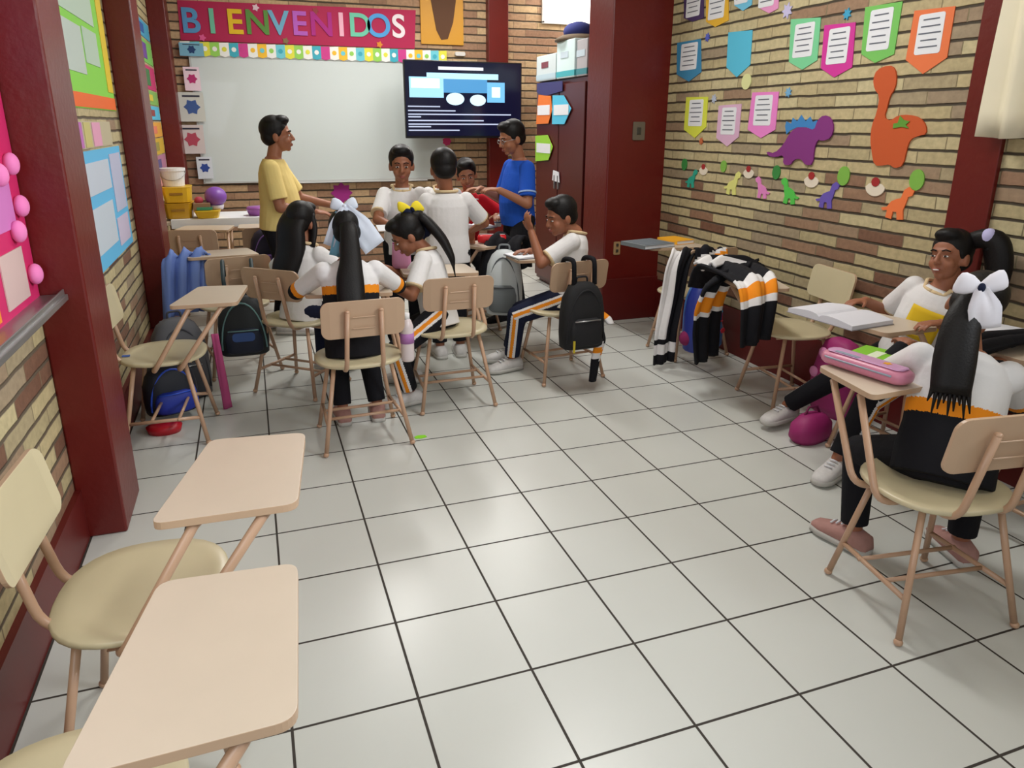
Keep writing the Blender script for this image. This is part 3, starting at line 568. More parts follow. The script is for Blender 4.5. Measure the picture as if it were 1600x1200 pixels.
bm = bmesh.new(); ell(bm, (0, 0, .08), (.13, .14, .08)); fin('crown', bm, cm(38, 46, 110, .9), t, True)
# ------------------------------------------------------------------ school chairs with writing boards
def make_chair(s, backm=None):
    """s = +1 writing arm on the sitter's right, -1 on the left; the sitter faces +Y"""
    t = empty('school_chair', (0, 0, 0))
    bm = bmesh.new()   # seat: rounded D, thin, slightly dished
    pts = [(.205*math.cos(q)/(abs(math.cos(q))**2.5+abs(math.sin(q))**2.5)**.4, .19*math.sin(q)/(abs(math.cos(q))**2.5+abs(math.sin(q))**2.5)**.4) for q in [2*PI*i/40 for i in range(40)]]
    rings = [(.0, .96, 0), (0.0, 1.0, .005), (0, 1.0, .014), (0, .975, .019), (0, .8, .0165), (0, .5, .012)]
    prev = None
    for _, k, z in rings:
        vs = [bm.verts.new((u*k, v*k, .412+z)) for u, v in pts]
        if prev is None: bm.faces.new(vs[::-1])
        else:
            for i in range(len(vs)): bm.faces.new((prev[i], prev[(i+1) % len(vs)], vs[(i+1) % len(vs)], vs[i]))
        prev = vs
    bm.faces.new(prev)
    fin('seat', bm, M_ply, t, True)
    bm = bmesh.new()   # backrest: curved plate with two pressed ribs
    rr = rrect(.375, .176, .038, 6)
    def bf(u, v, k): return Vector((u, -.222-k-(v*.18)+.9*u*u*.45, .66+v))
    N = 14
    grid = {}
    for k in (0, .012):
        prism_pts = rr
        for i, (u, v) in enumerate(rr): grid[(k, i)] = bm.verts.new(bf(u, v, k))
    n = len(rr)
    for i in range(n): bm.faces.new((grid[(0, i)], grid[(0, (i+1) % n)], grid[(.012, (i+1) % n)], grid[(.012, i)]))
    for k in (0, .012):
        cols = {}
        f = bm.faces.new([grid[(k, i)] for i in range(n)]); f.material_index = 0 if k else 1; bmesh.ops.triangulate(bm, faces=[f])
    for v_ in (.012, -.042):
        tube(bm, [bf(u, v_, .0125) for u in (-.05, -.02, .02, .05)], .003, 6); tube(bm, [bf(u, v_, -.001) for u in (-.05, -.02, .02, .05)], .003, 6)
    fin('backrest', bm, [M_plyb, M_ply], t, bevel=.003)
    for sx in (-1, 1):   # legs, each its own
        bm = bmesh.new(); tube(bm, [(sx*.135, -.115, .402), (sx*.205, -.19, .012)], .0105, 12); ell(bm, (sx*.206, -.191, .012), (.0135, .0135, .012)); fin('leg', bm, M_tube, t, True)
        bm = bmesh.new(); tube(bm, [(sx*.125, .105, .402), (sx*.19, .175, .012)], .0105, 12); ell(bm, (sx*.191, .176, .012), (.0135, .0135, .012)); fin('leg', bm, M_tube, t, True)
        bm = bmesh.new(); tube(bm, bend([(sx*.085, .13, .400), (sx*.085, -.19, .400), (sx*.075, -.25, .70)], .07, 6), .011, 12); ell(bm, (sx*.075, -.2505, .702), (.011, .011, .008)); fin('back_post', bm, M_tube, t, True)
        a = Vector((sx*.135, -.115, .402)).lerp(Vector((sx*.205, -.19, .012)), .68); b = Vector((sx*.125, .105, .402)).lerp(Vector((sx*.19, .175, .012)), .68)
        bm = bmesh.new(); tube(bm, [a, b], .0085, 10); fin('stretcher', bm, M_tube, t, True)
        bm = bmesh.new(); tube(bm, [Vector((-abs(a.x), a.y+(.1 if sx < 0 else .22), a.z)), Vector((abs(a.x), a.y+(.1 if sx < 0 else .22), a.z))], .0075, 10); fin('rack_bar', bm, M_tube, t, True)
    for y0, y1, yy in ((-.03, .16, .0), (.08, .30, .0)):
        bm = bmesh.new(); tube(bm, bend([(s*.04, y0, .395), (s*.215, y0+.01, .385), (s*.185, y1, .672)], .06, 6)+[Vector((s*.12, y1+.03, .678))], .0115, 12); fin('writing_arm', bm, M_tube, t, True)
    bm = bmesh.new()
    bp = rpoly([(s*.205, .08), (s*.20, .375), (-s*.19, .40), (-s*.21, .16)], .03, 6)
    prism(bm, bp, lambda u, v, k: Vector((u, v, .682+k)), 0, .018, mi=0, mi_side=1); fin('writing_board', bm, [M_top, M_plyb], t, bevel=.003)
    return t
protoR = make_chair(1); protoL = make_chair(-1)
_used = {1: False, -1: False}
def chair(x, y, deg, lab, s=1):
    p = protoR if s > 0 else protoL
    if _used[s]: t = copy_tree(p)
    else: t = p; _used[s] = True
    t.location = (x, y, 0); t.rotation_euler.z = math.radians(deg-90)
    return tag(t, lab, 'chair', 'school chairs with writing boards')
CH = {}
chair(-.385, 1.06, 0, 'cream school chair nearest the camera at the bottom left corner')
chair(-.335, 1.70, -3, 'cream school chair second from the bottom left, against the near pillar')
chair(-.475, 3.73, -4, 'cream school chair with blue bag under it, between the two left pillars')
chair(-.17, 4.72, 104, 'cream school chair with light blue cloth, beside the second left pillar')
chair(-.42, 6.02, 80, 'cream school chair farthest left, in front of the white covered table')
chair(.08, 6.0, 92, 'cream school chair with purple backpack, below the whiteboard corner')
chair(.19, 4.22, 50, 'school chair under the long haired girl at the left of the group')
chair(.41, 3.39, 92, 'school chair with its back to the camera, under the girl with white bow')
chair(.955, 3.74, 90, 'school chair with its back to the camera, right of the white bow girl')
chair(1.715, 3.96, 96, 'school chair under the boy, a black jacket hanging on its back')
chair(2.72, 4.10, 92, 'school chair buried in jackets beside the brick wall, nearest the big pillar')
chair(2.73, 3.11, 172, 'empty school chair against the brick wall under the orange dinosaur')
chair(2.70, 2.33, 182, 'school chair of the laughing girl by the right wall, papers on its board', -1)
chair(1.93, 1.48, 82, 'large cream school chair at the right front with pink pencil case', -1)
chair(2.72, 1.60, 92, 'school chair at the right edge with open notebook and navy cover', -1)
chair(1.42, 5.05, -60, 'school chair with red pencil case on its board in the middle of the group')
chair(1.66, 5.95, -95, 'school chair under the child in red at the back of the group')

# ------------------------------------------------------------------ people
def ik(a, c, l1, l2, hint):
    a, c = Vector(a), Vector(c); d = c-a; L = min(d.length, (l1+l2)*.999); dn_ = d.normalized(); c = a+dn_*L
    x = (l1*l1-l2*l2+L*L)/(2*L); hh = math.sqrt(max(0, l1*l1-x*x)); hv = Vector(hint); hv = (hv-dn_*hv.dot(dn_)); hv = hv.normalized() if hv.length > 1e-6 else Vector((0, 0, 1))
    return a+dn_*x+hv*hh, c
def vdir(deg, z=0): return Vector((math.cos(math.radians(deg)), math.sin(math.radians(deg)), z))
def hand(bm, W, d, n, h, side, curl=.35):
    """W wrist, d hand direction, n back-of-hand normal, side = direction of the thumb"""
    d = Vector(d).normalized(); n = Vector(n); n = (n-d*n.dot(d)).normalized(); s = d.cross(n).normalized()
    if s.dot(Vector(side)) < 0: s = -s
    k = h/1.35
    rot = Matrix((s, d, n)).transposed()
    ell(bm, W+d*.036*k, (.030*k, .040*k, .0125*k), rot, 14, 10); ell(bm, W+d*.012*k, (.021*k, .028*k, .014*k), rot, 14, 10)
    for i, (off, L) in enumerate(((.021, .054), (.007, .061), (-.008, .056), (-.022, .044))):
        p = W+d*(.066-.003*abs(i-1))*k+s*off*k; dd = (d+s*off*3.0).normalized(); r = .0066*k
        for j in range(3):
            ang = curl*(j+.6); dd2 = (dd*math.cos(ang)-n*math.sin(ang)).normalized(); q = p+dd2*L*k*(.42, .32, .26)[j]
            cone(bm, p, r*(1-.07*j), q, r*(.93-.07*j), 8); p = q
    p = W+d*.018*k+s*.022*k; dd = (d*.75+s*.75-n*.25).normalized()
    for j in range(2):
        q = p+dd*(.030, .024)[j]*k; cone(bm, p, (.0098, .008)[j]*k, q, (.008, .0068)[j]*k, 8); p = q; dd = (dd+d*.5-n*curl*.5).normalized()
def person(lab, h, P, N, a, hc, ha=None, hp=0, hr=0, arms=(), legs=(), top='polo', topm=None, sleeve='short', hair='short', hemt=-.16, pants=None, shoem=None, skin=None, kid=True, stripe=False, belly=0, wide=1, collar=False, group=None, band_q=(.2, .3)):
    """P pelvis, N neck base, a torso facing angle, hc head centre, ha/hp/hr head turn, arms=((wrist, elbow hint, hand dir, palm normal),L/R order: left, right), legs=((ankle, knee hint, toe angle), ...)"""
    P, N, hc = Vector(P), Vector(N), Vector(hc); ha = a if ha is None else ha; skin = skin or M_skin
    u = (N-P).normalized(); f = vdir(a); f = (f-u*f.dot(u)).normalized(); r = f.cross(u).normalized(); Lt = (N-P).length
    org = Vector((P.x, P.y, min([l[0][2] for l in legs])-.07*h if legs else 0)); org.z = max(0, org.z) if legs else 0
    t = empty('person', tuple(org), 0, lab, 'person', group)
    hf = vdir(ha); hu = Vector((0, 0, 1)); hrt = hf.cross(hu).normalized()
    R0 = Matrix((hrt, hf, hu)).transposed(); HR = Matrix.Rotation(math.radians(hr), 3, hf) @ Matrix.Rotation(math.radians(-hp), 3, hrt) @ R0
    hs = (.170 if kid else .155)*h/.226
    Hd = lambda x, y, z: hc+HR @ (Vector((x, y, z))*hs)
    HM = HR
    # body
    bm = bmesh.new()
    def E(c, rr, rot=None): ell(bm, Hd(*c), tuple(q*hs for q in rr), HM @ rot if rot else HM)
    E((0, -.012, .028), (.073, .090, .083)); E((0, .026, -.032), (.055, .058, .070)); E((0, .056, -.088), (.021, .018, .016))
    E((.030, .050, -.036), (.026, .026, .028)); E((-.030, .050, -.036), (.026, .026, .028)); E((0, .068, .018), (.046, .016, .014))
    cone(bm, Hd(0, .084, .002), .0075*hs, Hd(0, .098, -.030), .0115*hs, 10); E((.010, .088, -.034), (.008, .009, .007)); E((-.010, .088, -.034), (.008, .009, .007))
    for s_ in (-1, 1): E((s_*.074, -.006, -.012), (.009, .019, .029)); E((s_*.060, -.004, -.018), (.012, .02, .022))
    E((0, .075, -.060), (.021, .012, .006)); E((0, .073, -.069), (.018, .012, .006))
    cone(bm, Hd(0, -.018, -.055), .045*hs, N+u*.0, .032*h, 16)
    k = h
    tr = [(-.14, .060, .050, 0), (-.05, .085, .064, 0), (.08, .088, .066, 0), (.3, .076, .056, .0), (.55, .083, .060, .002), (.78, .086, .058, 0), (.92, .056, .044, -.004), (1.0, .034, .034, -.004)]
    loft(bm, [(P+u*Lt*q+f*o*k, r*x*k*wide, f*y*k) for q, x, y, o in tr], 20)
    sh = [P+u*Lt*.85+r*sg*.086*k*wide for sg in (-1, 1)]   # left, right
    hj = [P+r*sg*.050*k for sg in (-1, 1)]
    ual, fal, thl, shl = .172*k, .148*k, .235*k, .225*k
    A = []; G = []
    for i, arm in enumerate(arms):
        if arm is None: A.append(None); continue
        W, hint, hd, pn = arm; el, W = ik(sh[i], W, ual, fal, hint); A.append((sh[i], el, W))
        cone(bm, sh[i], .034*k, el, .024*k); cone(bm, el, .0245*k, W, .0165*k)
        hd = Vector(hd) if hd is not None else (W-el)
        hand(bm, W+(W-el).normalized()*.008, hd, pn, h, f+Vector((0, 0, .5)) if hd.dot(f) < .5 else r*(1 if i == 0 else -1)+Vector((0, 0, .5)), .4)
    for i, leg in enumerate(legs):
        An, hint, toe = leg; kn, An = ik(hj[i], An, thl, shl, hint); G.append((hj[i], kn, An, toe))
        cone(bm, hj[i], .052*k, kn, .034*k); cone(bm, kn, .034*k, An, .022*k); td = vdir(toe)
        cone(bm, An-Vector((0, 0, .02*k)), .02*k, An+td*.06*k-Vector((0, 0, .03*k)), .014*k)
    remesh('body', bm, skin, t, .0048, 2, origin=org)
    # face
    for s_ in (-1, 1):
        bm = bmesh.new(); ell(bm, Hd(s_*.028, .0765, -.004), (.0115*hs, .007*hs, .0042*hs), HM, 12, 8); e = fin('eye', bm, M_eyew, t, True); e.data.transform(Matrix.Translation(-org))
        bm = bmesh.new(); ell(bm, Hd(s_*.028, .0815, -.004), (.0062*hs, .0045*hs, .0045*hs), HM, 10, 8); e2 = fin('iris', bm, M_eye, e, True); e2.data.transform(Matrix.Translation(-org))
        bm = bmesh.new(); tube(bm, [Hd(s_*.012, .086, .018), Hd(s_*.028, .085, .024), Hd(s_*.044, .074, .018)], .0032*hs, 6); e = fin('eyebrow', bm, M_hair, t, True); e.data.transform(Matrix.Translation(-org))
    bm = bmesh.new(); ell(bm, Hd(0, .0845, -.0605), (.020*hs, .006*hs, .0042*hs), HM, 12, 8); ell(bm, Hd(0, .083, -.068), (.017*hs, .006*hs, .005*hs), HM, 12, 8); e = fin('mouth', bm, M_lip, t, True); e.data.transform(Matrix.Translation(-org))
    # top garment
    bm = bmesh.new(); ex = .014*k
    hem = hemt
    tr = [(q, x, y, o) for q, x, y, o in ((-.34, .108, .084, 0), (-.16, .104, .082, 0), (-.05, .100, .078, 0), (.08, .100, .078, .002), (.3, .094, .074, .004), (.55, .096, .076, .004), (.76, .097, .070, 0), (.88, .080, .060, -.002), (.97, .046, .046, -.003)) if q > hem]
    q0 = tr[0]; tr = [(hem, q0[1], q0[2], q0[3])]+tr
    loft(bm, [(P+u*Lt*q+f*(o+belly*max(0, 1-abs(q-.25)*2.2))*k, r*x*k*wide, f*(y+belly*max(0, 1-abs(q-.25)*2.2))*k) for q, x, y, o in tr], 24)
    sl = []
    for i, ar in enumerate(A):
        s0 = sh[i]
        if ar is None: e_, w_ = s0+(-u*.9+r*(-.25 if i == 0 else .25)).normalized()*ual, None
        else: e_, w_ = ar[1], ar[2]
        ell(bm, s0-u*.006*k, (.038*k,)*3)
        if sleeve == 'short' or w_ is None:
            q_ = s0.lerp(e_, .80); cone(bm, s0, .038*k, s0.lerp(q_, .5), .039*k); a_, b_ = frame(q_-s0); loft(bm, [(s0.lerp(q_, .5), a_*.039*k, b_*.039*k), (q_, a_*.042*k, b_*.042*k)], 18); sl.append((s0, q_, None))
        else:
            cone(bm, s0, .039*k, e_, .033*k); q_ = e_.lerp(w_, .93); a_, b_ = frame(w_-e_); loft(bm, [(e_, a_*.034*k, b_*.034*k), (q_, a_*.027*k, b_*.027*k)], 18); sl.append((s0, e_, w_))
    def inarm(p):
        best = None
        for s0, q_, w_ in sl:
            for j, (x, y) in enumerate(((s0, q_), (q_, w_)) if w_ is not None else ((s0, q_),)):
                dd = y-x; tt = max(0, min(1, (p-x).dot(dd)/dd.length_squared)); ds = (p-(x+dd*tt)).length
                if best is None or ds < best[0]: best = (ds, j, tt, dd.length)
        return best
    if top == 'jacket':
        def colf(p, n):
            b = inarm(p); q = (p-P).dot(u)/Lt+.0; lat = abs((p-P).dot(r))
            if b and b[0] < .05*k and lat > .085*k*wide:
                tt = b[2]+b[1]
                return 0 if tt < .80 else (1 if tt < .95 else 2)
            return 0 if q > band_q[1] else (1 if q > band_q[0] else 2)
        ms = [topm or M_white, M_orange, M_black]
    else:
        def colf(p, n):
            b = inarm(p); lat = abs((p-P).dot(r))
            if b and b[0] < .06*k and b[2] > .93 and lat > .09*k*wide: return 1
            return 0
        ms = [topm or M_white, (M_trim if topm is None else topm)]
    remesh('jacket' if top == 'jacket' else 'shirt', bm, ms, t, .0052, 3, colf, org)
    if collar:
        bm = bmesh.new(); pts_ = []
        c0 = N-u*.012*k
        for i in range(25):
            th = 2*PI*i/24+PI/2; rad = .048*k; pts_.append(c0+r*math.cos(th)*rad*1.05+f*math.sin(th)*rad+u*(.012*k-.022*k*(math.sin(th) > .6)))
        tube(bm, pts_[:-1]+[pts_[-1]], .0065*k, 8); e = fin('collar', bm, M_trim if topm is None else topm, t, True); e.data.transform(Matrix.Translation(-org))
    # trousers
    if G:
        bm = bmesh.new(); pm = pants or M_black
        loft(bm, [(P+u*Lt*q, r*x*k, f*y*k) for q, x, y in ((-.19, .070, .058), (-.08, .094, .072), (.06, .094, .072), (.16, .086, .066))], 20)
        for hj_, kn, An, toe in G:
            cone(bm, hj_, .058*k, kn, .044*k); q_ = kn.lerp(An, .93); a_, b_ = frame(An-kn); loft(bm, [(kn, a_*.044*k, b_*.044*k), (q_, a_*.036*k, b_*.036*k)], 18)
        def colp(p, n):
            if not stripe: return 0
            for i, (hj_, kn, An, toe) in enumerate(G):
                out_ = r*(-1 if i == 0 else 1)
                for x, y in ((hj_, kn), (kn, An)):
                    dd = y-x; tt = (p-x).dot(dd)/dd.length_squared
                    if -.05 < tt < 1.05:
                        v = p-(x+dd*tt)
                        if v.length < .065*k and v.length > .01:
                            o_ = out_-dd*out_.dot(dd)/dd.length_squared; o_.normalize(); side = o_.cross(dd.normalized())
                            if v.dot(o_) > 0:
                                sd = v.dot(side)
                                if abs(sd) < .0105: return 1
                                if abs(sd) < .024: return 2
            return 0
        remesh('trousers', bm, [pm, M_orange, M_white], t, .0045, 2, colp, org)
        for hj_, kn, An, toe in G:
            td = vdir(toe); sd = Vector((-td.y, td.x, 0)); z0 = An.z-.058*k if kid else An.z-.055*k
            bm = bmesh.new(); rings = []
            for q, w_, hh in ((-.055, .018, .03), (-.045, .028, .052), (0, .031, .062), (.045, .033, .046), (.09, .034, .034), (.118, .026, .026), (.128, .012, .016)):
                c = Vector((An.x, An.y, z0))+td*q*k; rings.append((c+Vector((0, 0, hh*k/2+.004)), sd*w_*k, Vector((0, 0, hh*k/2))))
            loft(bm, rings, 18, 0, 2.6); e = fin('shoe', bm, shoem or M_wshoe, t, True); e.data.transform(Matrix.Translation(-org))
            bm = bmesh.new(); out_ = [Vector((An.x, An.y, z0))+td*q*k+sd*w_*k for q, w_ in ((-.058, .012), (-.05, .026), (0, .031), (.05, .035), (.09, .037), (.12, .028), (.132, .01))]
            out2 = [Vector((An.x, An.y, z0))+td*q*k-sd*w_*k for q, w_ in ((-.058, .012), (-.05, .026), (0, .031), (.05, .035), (.09, .037), (.12, .028), (.132, .01))][::-1]
            ring = out_+out2; prism(bm, [(v.x, v.y) for v in ring], lambda a__, b__, k__: Vector((a__, b__, z0+k__)), 0, .016*k); so_ = fin('sole', bm, M_sole, e, True); so_.data.transform(Matrix.Translation(-org))
            bm = bmesh.new()
            for j in range(3): c = Vector((An.x, An.y, z0))+td*(.03+.017*j)*k+Vector((0, 0, (.060-.006*j)*k)); tube(bm, [c-sd*.014*k, c+Vector((0, 0, .003)), c+sd*.014*k], .0028*k, 6)
            la = fin('laces', bm, M_paper, e, True); la.data.transform(Matrix.Translation(-org))
    # hair
    bm = bmesh.new()
    def HE(c, rr): ell(bm, Hd(*c), tuple(q*hs for q in rr), HM, 24, 16)
    if hair == 'short':
        HE((0, -.020, .044), (.082, .092, .086)); HE((0, -.045, -.005), (.071, .062, .062)); HE((0, .032, .092), (.058, .056, .034)); HE((.062, -.012, .02), (.016, .045, .036)); HE((-.062, -.012, .02), (.016, .045, .036))
    else:
        HE((0, -.022, .038), (.080, .094, .086)); HE((0, -.040, -.010), (.074, .070, .070)); HE((0, .028, .078), (.058, .048, .030))
    ho = remesh('hair', bm, M_hair, t, .006, 2, origin=org)
    return dict(root=t, Hd=Hd, HM=HM, u=u, f=f, r=r, P=P, N=N, Lt=Lt, k=k, org=org, hair=ho, A=A, G=G, hs=hs)
def strand(p, name, pts, rs, m=None, flat=.55, label=None, wisps=0):
    """a hanging tail of hair: flattened taper plus loose ends"""
    bm = bmesh.new(); pts = [Vector(q) for q in pts]; n = len(pts); rings = []
    fine = []
    for i in range(n-1):
        for j in range(4):
            tt = j/4; fine.append((pts[i].lerp(pts[i+1], tt), rs[i]*(1-tt)+rs[i+1]*tt))
    fine.append((pts[-1], rs[-1]))
    for _ in range(2): fine = [fine[0]]+[((fine[i-1][0]+fine[i][0]*2+fine[i+1][0])/4, (fine[i-1][1]+fine[i][1]*2+fine[i+1][1])/4) for i in range(1, len(fine)-1)]+[fine[-1]]
    for i, (q, rr) in enumerate(fine):
        d = (fine[min(i+1, len(fine)-1)][0]-fine[max(i-1, 0)][0]).normalized(); a_ = d.cross(p['f']).normalized() if abs(d.dot(p['f'])) < .95 else p['r']; b_ = a_.cross(d).normalized()
        rings.append((q, a_*rr, b_*rr*flat))
    loft(bm, rings, 18)
    q, d = fine[-1][0], (fine[-1][0]-fine[-4][0]).normalized()
    a_ = d.cross(p['f']).normalized()
    for i in range(wisps):
        o = (i/(max(1, wisps-1))-.5)*1.5*rs[-1]; s0 = fine[-5][0]+a_*o; tube(bm, [s0, q+a_*o*1.2, q+d*(.03+.02*((i*5) % 3))+a_*o*1.4], .006, 6, rs=[.009, .007, .002])
    e = fin(name, bm, m or M_hair, p['root'], True); e.data.transform(Matrix.Translation(-p['org'])); return tag(e, label)
def bow(p, c, right, up, out, s, m, tails=(), m2=None, tm=None):
    """hair bow: two loops, a knot, optional tails (dx, length)"""
    right, up, out = Vector(right).normalized(), Vector(up).normalized(), Vector(out).normalized(); c = Vector(c)
    bm = bmesh.new()
    for sg in (-1, 1):
        rot = Matrix((right, up, out)).transposed() @ Matrix.Rotation(sg*.35, 3, 'Z')
        rings = []
        for q, hgt_, th in ((.0, .012, .010), (.012, .022, .014), (.04, .036, .019), (.07, .040, .017), (.085, .034, .010), (.09, .02, .004)):
            rings.append((c+rot @ Vector((sg*q*s, 0, 0)), rot @ Vector((0, hgt_*s, 0)), rot @ Vector((0, 0, th*s))))
        loft(bm, rings, 16)
    e = fin('bow_loops', bm, m, p['root'], True); e.data.transform(Matrix.Translation(-p['org']))
    bm = bmesh.new(); ell(bm, c+out*.012*s, (.014*s, .018*s, .014*s), Matrix((right, up, out)).transposed()); e = fin('bow_knot', bm, m2 or m, p['root'], True); e.data.transform(Matrix.Translation(-p['org']))
    for dx, L, w_ in tails:
        bm = bmesh.new(); d = (-up+right*dx).normalized(); sd = d.cross(out).normalized(); rows = []
        for i in range(9):
            q = i/8; cc = c+d*L*q+out*(.012+.012*math.sin(q*3)); ww = w_*(.35+.65*min(1, q*2.2))
            rows.append([(cc+sd*ww*x+out*.006*math.sin(x*5+q*3)) for x in (-1, -.6, -.2, .2, .6, 1)])
        ft = [[bm.verts.new(v) for v in row] for row in rows]; bk = [[bm.verts.new(v-out*.004) for v in row] for row in rows]
        for g in (ft, bk):
            for i in range(8):
                for j in range(5): bm.faces.new((g[i][j], g[i][j+1], g[i+1][j+1], g[i+1][j]))
        for i in range(8):
            for j in (0, 5): bm.faces.new((ft[i][j], ft[i+1][j], bk[i+1][j], bk[i][j]))
        for i in (0, 8):
            for j in range(5): bm.faces.new((ft[i][j], ft[i][j+1], bk[i][j+1], bk[i][j]))
        e = fin('bow_tail', bm, tm or m, p['root'], True); e.data.transform(Matrix.Translation(-p['org']))
UP = (0, 0, 1)
# woman in yellow
p = person('person in pale yellow shirt and black trousers standing in profile before the whiteboard', 1.56, (.15, 5.5, .80), (.17, 5.5, 1.27), -12, (.205, 5.5, 1.415), -8, -4, 0,
    arms=(((.55, 5.66, .91), (0, .3, -1), (1, .1, .05), (0, 0, 1)), ((.40, 5.34, .90), (-.4, -.3, -1), (1, .25, -.15), (0, -.3, 1))),
    legs=(((.12, 5.62, .09), (1, 0, 0), -10), ((.16, 5.42, .09), (1, 0, 0), -15)), topm=M_yellow, hemt=-.06, kid=False, belly=.02, wide=1.12, shoem=M_wshoe)
# boy facing the camera
p = person('boy in white polo shirt standing and facing the camera behind the group', 1.37, (.95, 4.9, .71), (.95, 4.9, 1.10), -102, (.95, 4.885, 1.235), -100, 4, 0,
    arms=(((1.10, 4.62, .82), (.5, .2, -1), None, (0, 0, 1)), ((.87, 4.60, .84), (-1, .1, -.3), (.3, -1, -.1), (0, 0, 1))),
    legs=(((1.02, 4.93, .08), (0, -1, 0), -95), ((.88, 4.93, .08), (0, -1, 0), -105)), collar=True, skin=M_skin)
# boy with his back to the camera
p = person('boy in white polo shirt standing with his back to the camera, hand on red case', 1.36, (1.16, 4.52, .70), (1.16, 4.53, 1.09), 82, (1.145, 4.535, 1.225), 88, 8, 0,
    arms=(((1.02, 4.80, .84), (-.6, .1, -1), None, (0, 0, 1)), ((1.40, 4.78, .80), (1, -.4, -.6), (.05, .5, -.9), (0, .9, .4))),
    legs=(((1.09, 4.52, .08), (0, 1, 0), 90), ((1.23, 4.52, .08), (0, 1, 0), 80)), collar=True, wide=1.06)
# child between
p = person('child in white shirt half hidden behind the dark haired boy, beside the red shirt', 1.30, (1.40, 5.62, .66), (1.40, 5.6, 1.03), -120, (1.40, 5.58, 1.16), -140, 6, 0,
    arms=(((1.5, 5.4, .8), (.5, .4, -1), None, (0, 0, 1)), ((1.25, 5.4, .8), (-.5, .4, -1), None, (0, 0, 1))),
    legs=(((1.46, 5.66, .08), (0, -1, 0), -90), ((1.33, 5.66, .08), (0, -1, 0), -90)), collar=True, skin=M_skin2)
# child in red
p = person('child in bright red shirt seated at the back, facing the camera', 1.40, (1.66, 5.98, .49), (1.70, 5.90, .97), -100, (1.665, 5.83, 1.10), -105, 12, 8,
    arms=(((1.86, 5.66, .78), (1, .3, -.5), (-.2, -1, 0), (0, 0, 1)), ((1.60, 5.62, .80), (-1, .3, -.5), (.2, -1, -.1), (0, 0, 1))),
    legs=(((1.75, 5.55, .09), (0, -1, .5), -90), ((1.58, 5.55, .09), (0, -1, .5), -95)), topm=M_redsh, skin=M_skin2, hemt=-.08)
bm = bmesh.new(); o_ = Vector((1.695, 5.795, .905))
tube(bm, [o_+Vector((-.05, -.008, .012)), o_+Vector((-.02, -.013, -.008)), o_+Vector((.02, -.013, .004)), o_+Vector((.055, -.01, .0))], .005, 6); e = fin('chest_print', bm, M_paper, p['root'], True); e.data.transform(Matrix.Translation(-p['org']))
# person in blue
p = person('person in blue shirt and black trousers in profile before the dark cabinet', 1.54, (1.93, 5.3, .79), (1.925, 5.3, 1.25), 188, (1.86, 5.28, 1.395), 190, 14, 0,
    arms=(((1.72, 5.14, 1.03), (.6, -.4, -1), (-1, .15, .1), (0, -.2, 1)), ((1.66, 5.42, 1.02), (.6, .5, -1), (-1, -.1, 0), (0, 0, 1))),
    legs=(((1.74, 5.08, .09), (-1, -.4, .5), 200), ((1.98, 5.42, .09), (-1, 0, .3), 180)), topm=M_blue, kid=False, belly=.012, wide=1.02, hemt=-.08, skin=M_skin2, shoem=M_black)
Hd = p['Hd']
bm = bmesh.new()
for s_ in (-1, 1):
    tube(bm, [Hd(s_*.03+.018*math.cos(2*PI*i/12), .090, -.004+.014*math.sin(2*PI*i/12)) for i in range(13)], .0022, 6); tube(bm, [Hd(s_*.048, .088, 0), Hd(s_*.072, .03, .0), Hd(s_*.076, 0, -.005)], .002, 6)
e = fin('eyeglasses', bm, M_metal, p['root'], True); e.data.transform(Matrix.Translation(-p['org']))
bm = bmesh.new(); a0, e0 = p['A'][0][0], p['A'][0][1]; q0 = a0.lerp(e0, .66); a_, b_ = frame(e0-a0); loft(bm, [(q0, a_*.0445*1.54, b_*.0445*1.54), (q0+(e0-a0).normalized()*.012, a_*.0445*1.54, b_*.0445*1.54)], 24); e = fin('sleeve_band', bm, cm(150, 180, 226), p['root']); e.data.transform(Matrix.Translation(-p['org']))
# G1 long haired girl, left
p = person('girl with long loose black hair in white polo, leftmost seated pupil of the group', 1.28, (.20, 4.22, .47), (.265, 4.28, .84), 42, (.255, 4.30, .955), 48, 8, 0,
    arms=(((.24, 4.52, .72), (-.8, .2, -.6), None, (0, 0, 1)), ((.44, 4.36, .66), (.6, -.8, -.4), None, (0, 0, 1))),
    legs=(((.33, 4.52, .09), (.6, .6, .5), 50), ((.43, 4.42, .09), (.6, .6, .5), 40)), collar=True, pants=M_navy)
Hd = p['Hd']; N_ = p['N']; f_, r_ = p['f'], p['r']
strand(p, 'long_hair', [Hd(-.01, -.03, .05), Hd(-.03, -.075, -.03), N_-f_*.075-r_*.02-Vector((.02, 0, .06)), N_-f_*.12-r_*.03-Vector((.03, 0, .18)), N_-f_*.13-r_*.03-Vector((.03, 0, .33))], [.08, .095, .10, .09, .06], flat=.6, wisps=6)
strand(p, 'side_hair', [Hd(.05, .0, .05), Hd(.072, .01, -.03), N_+r_*.06-f_*.02-Vector((0, 0, .02))], [.03, .03, .02], flat=.7)
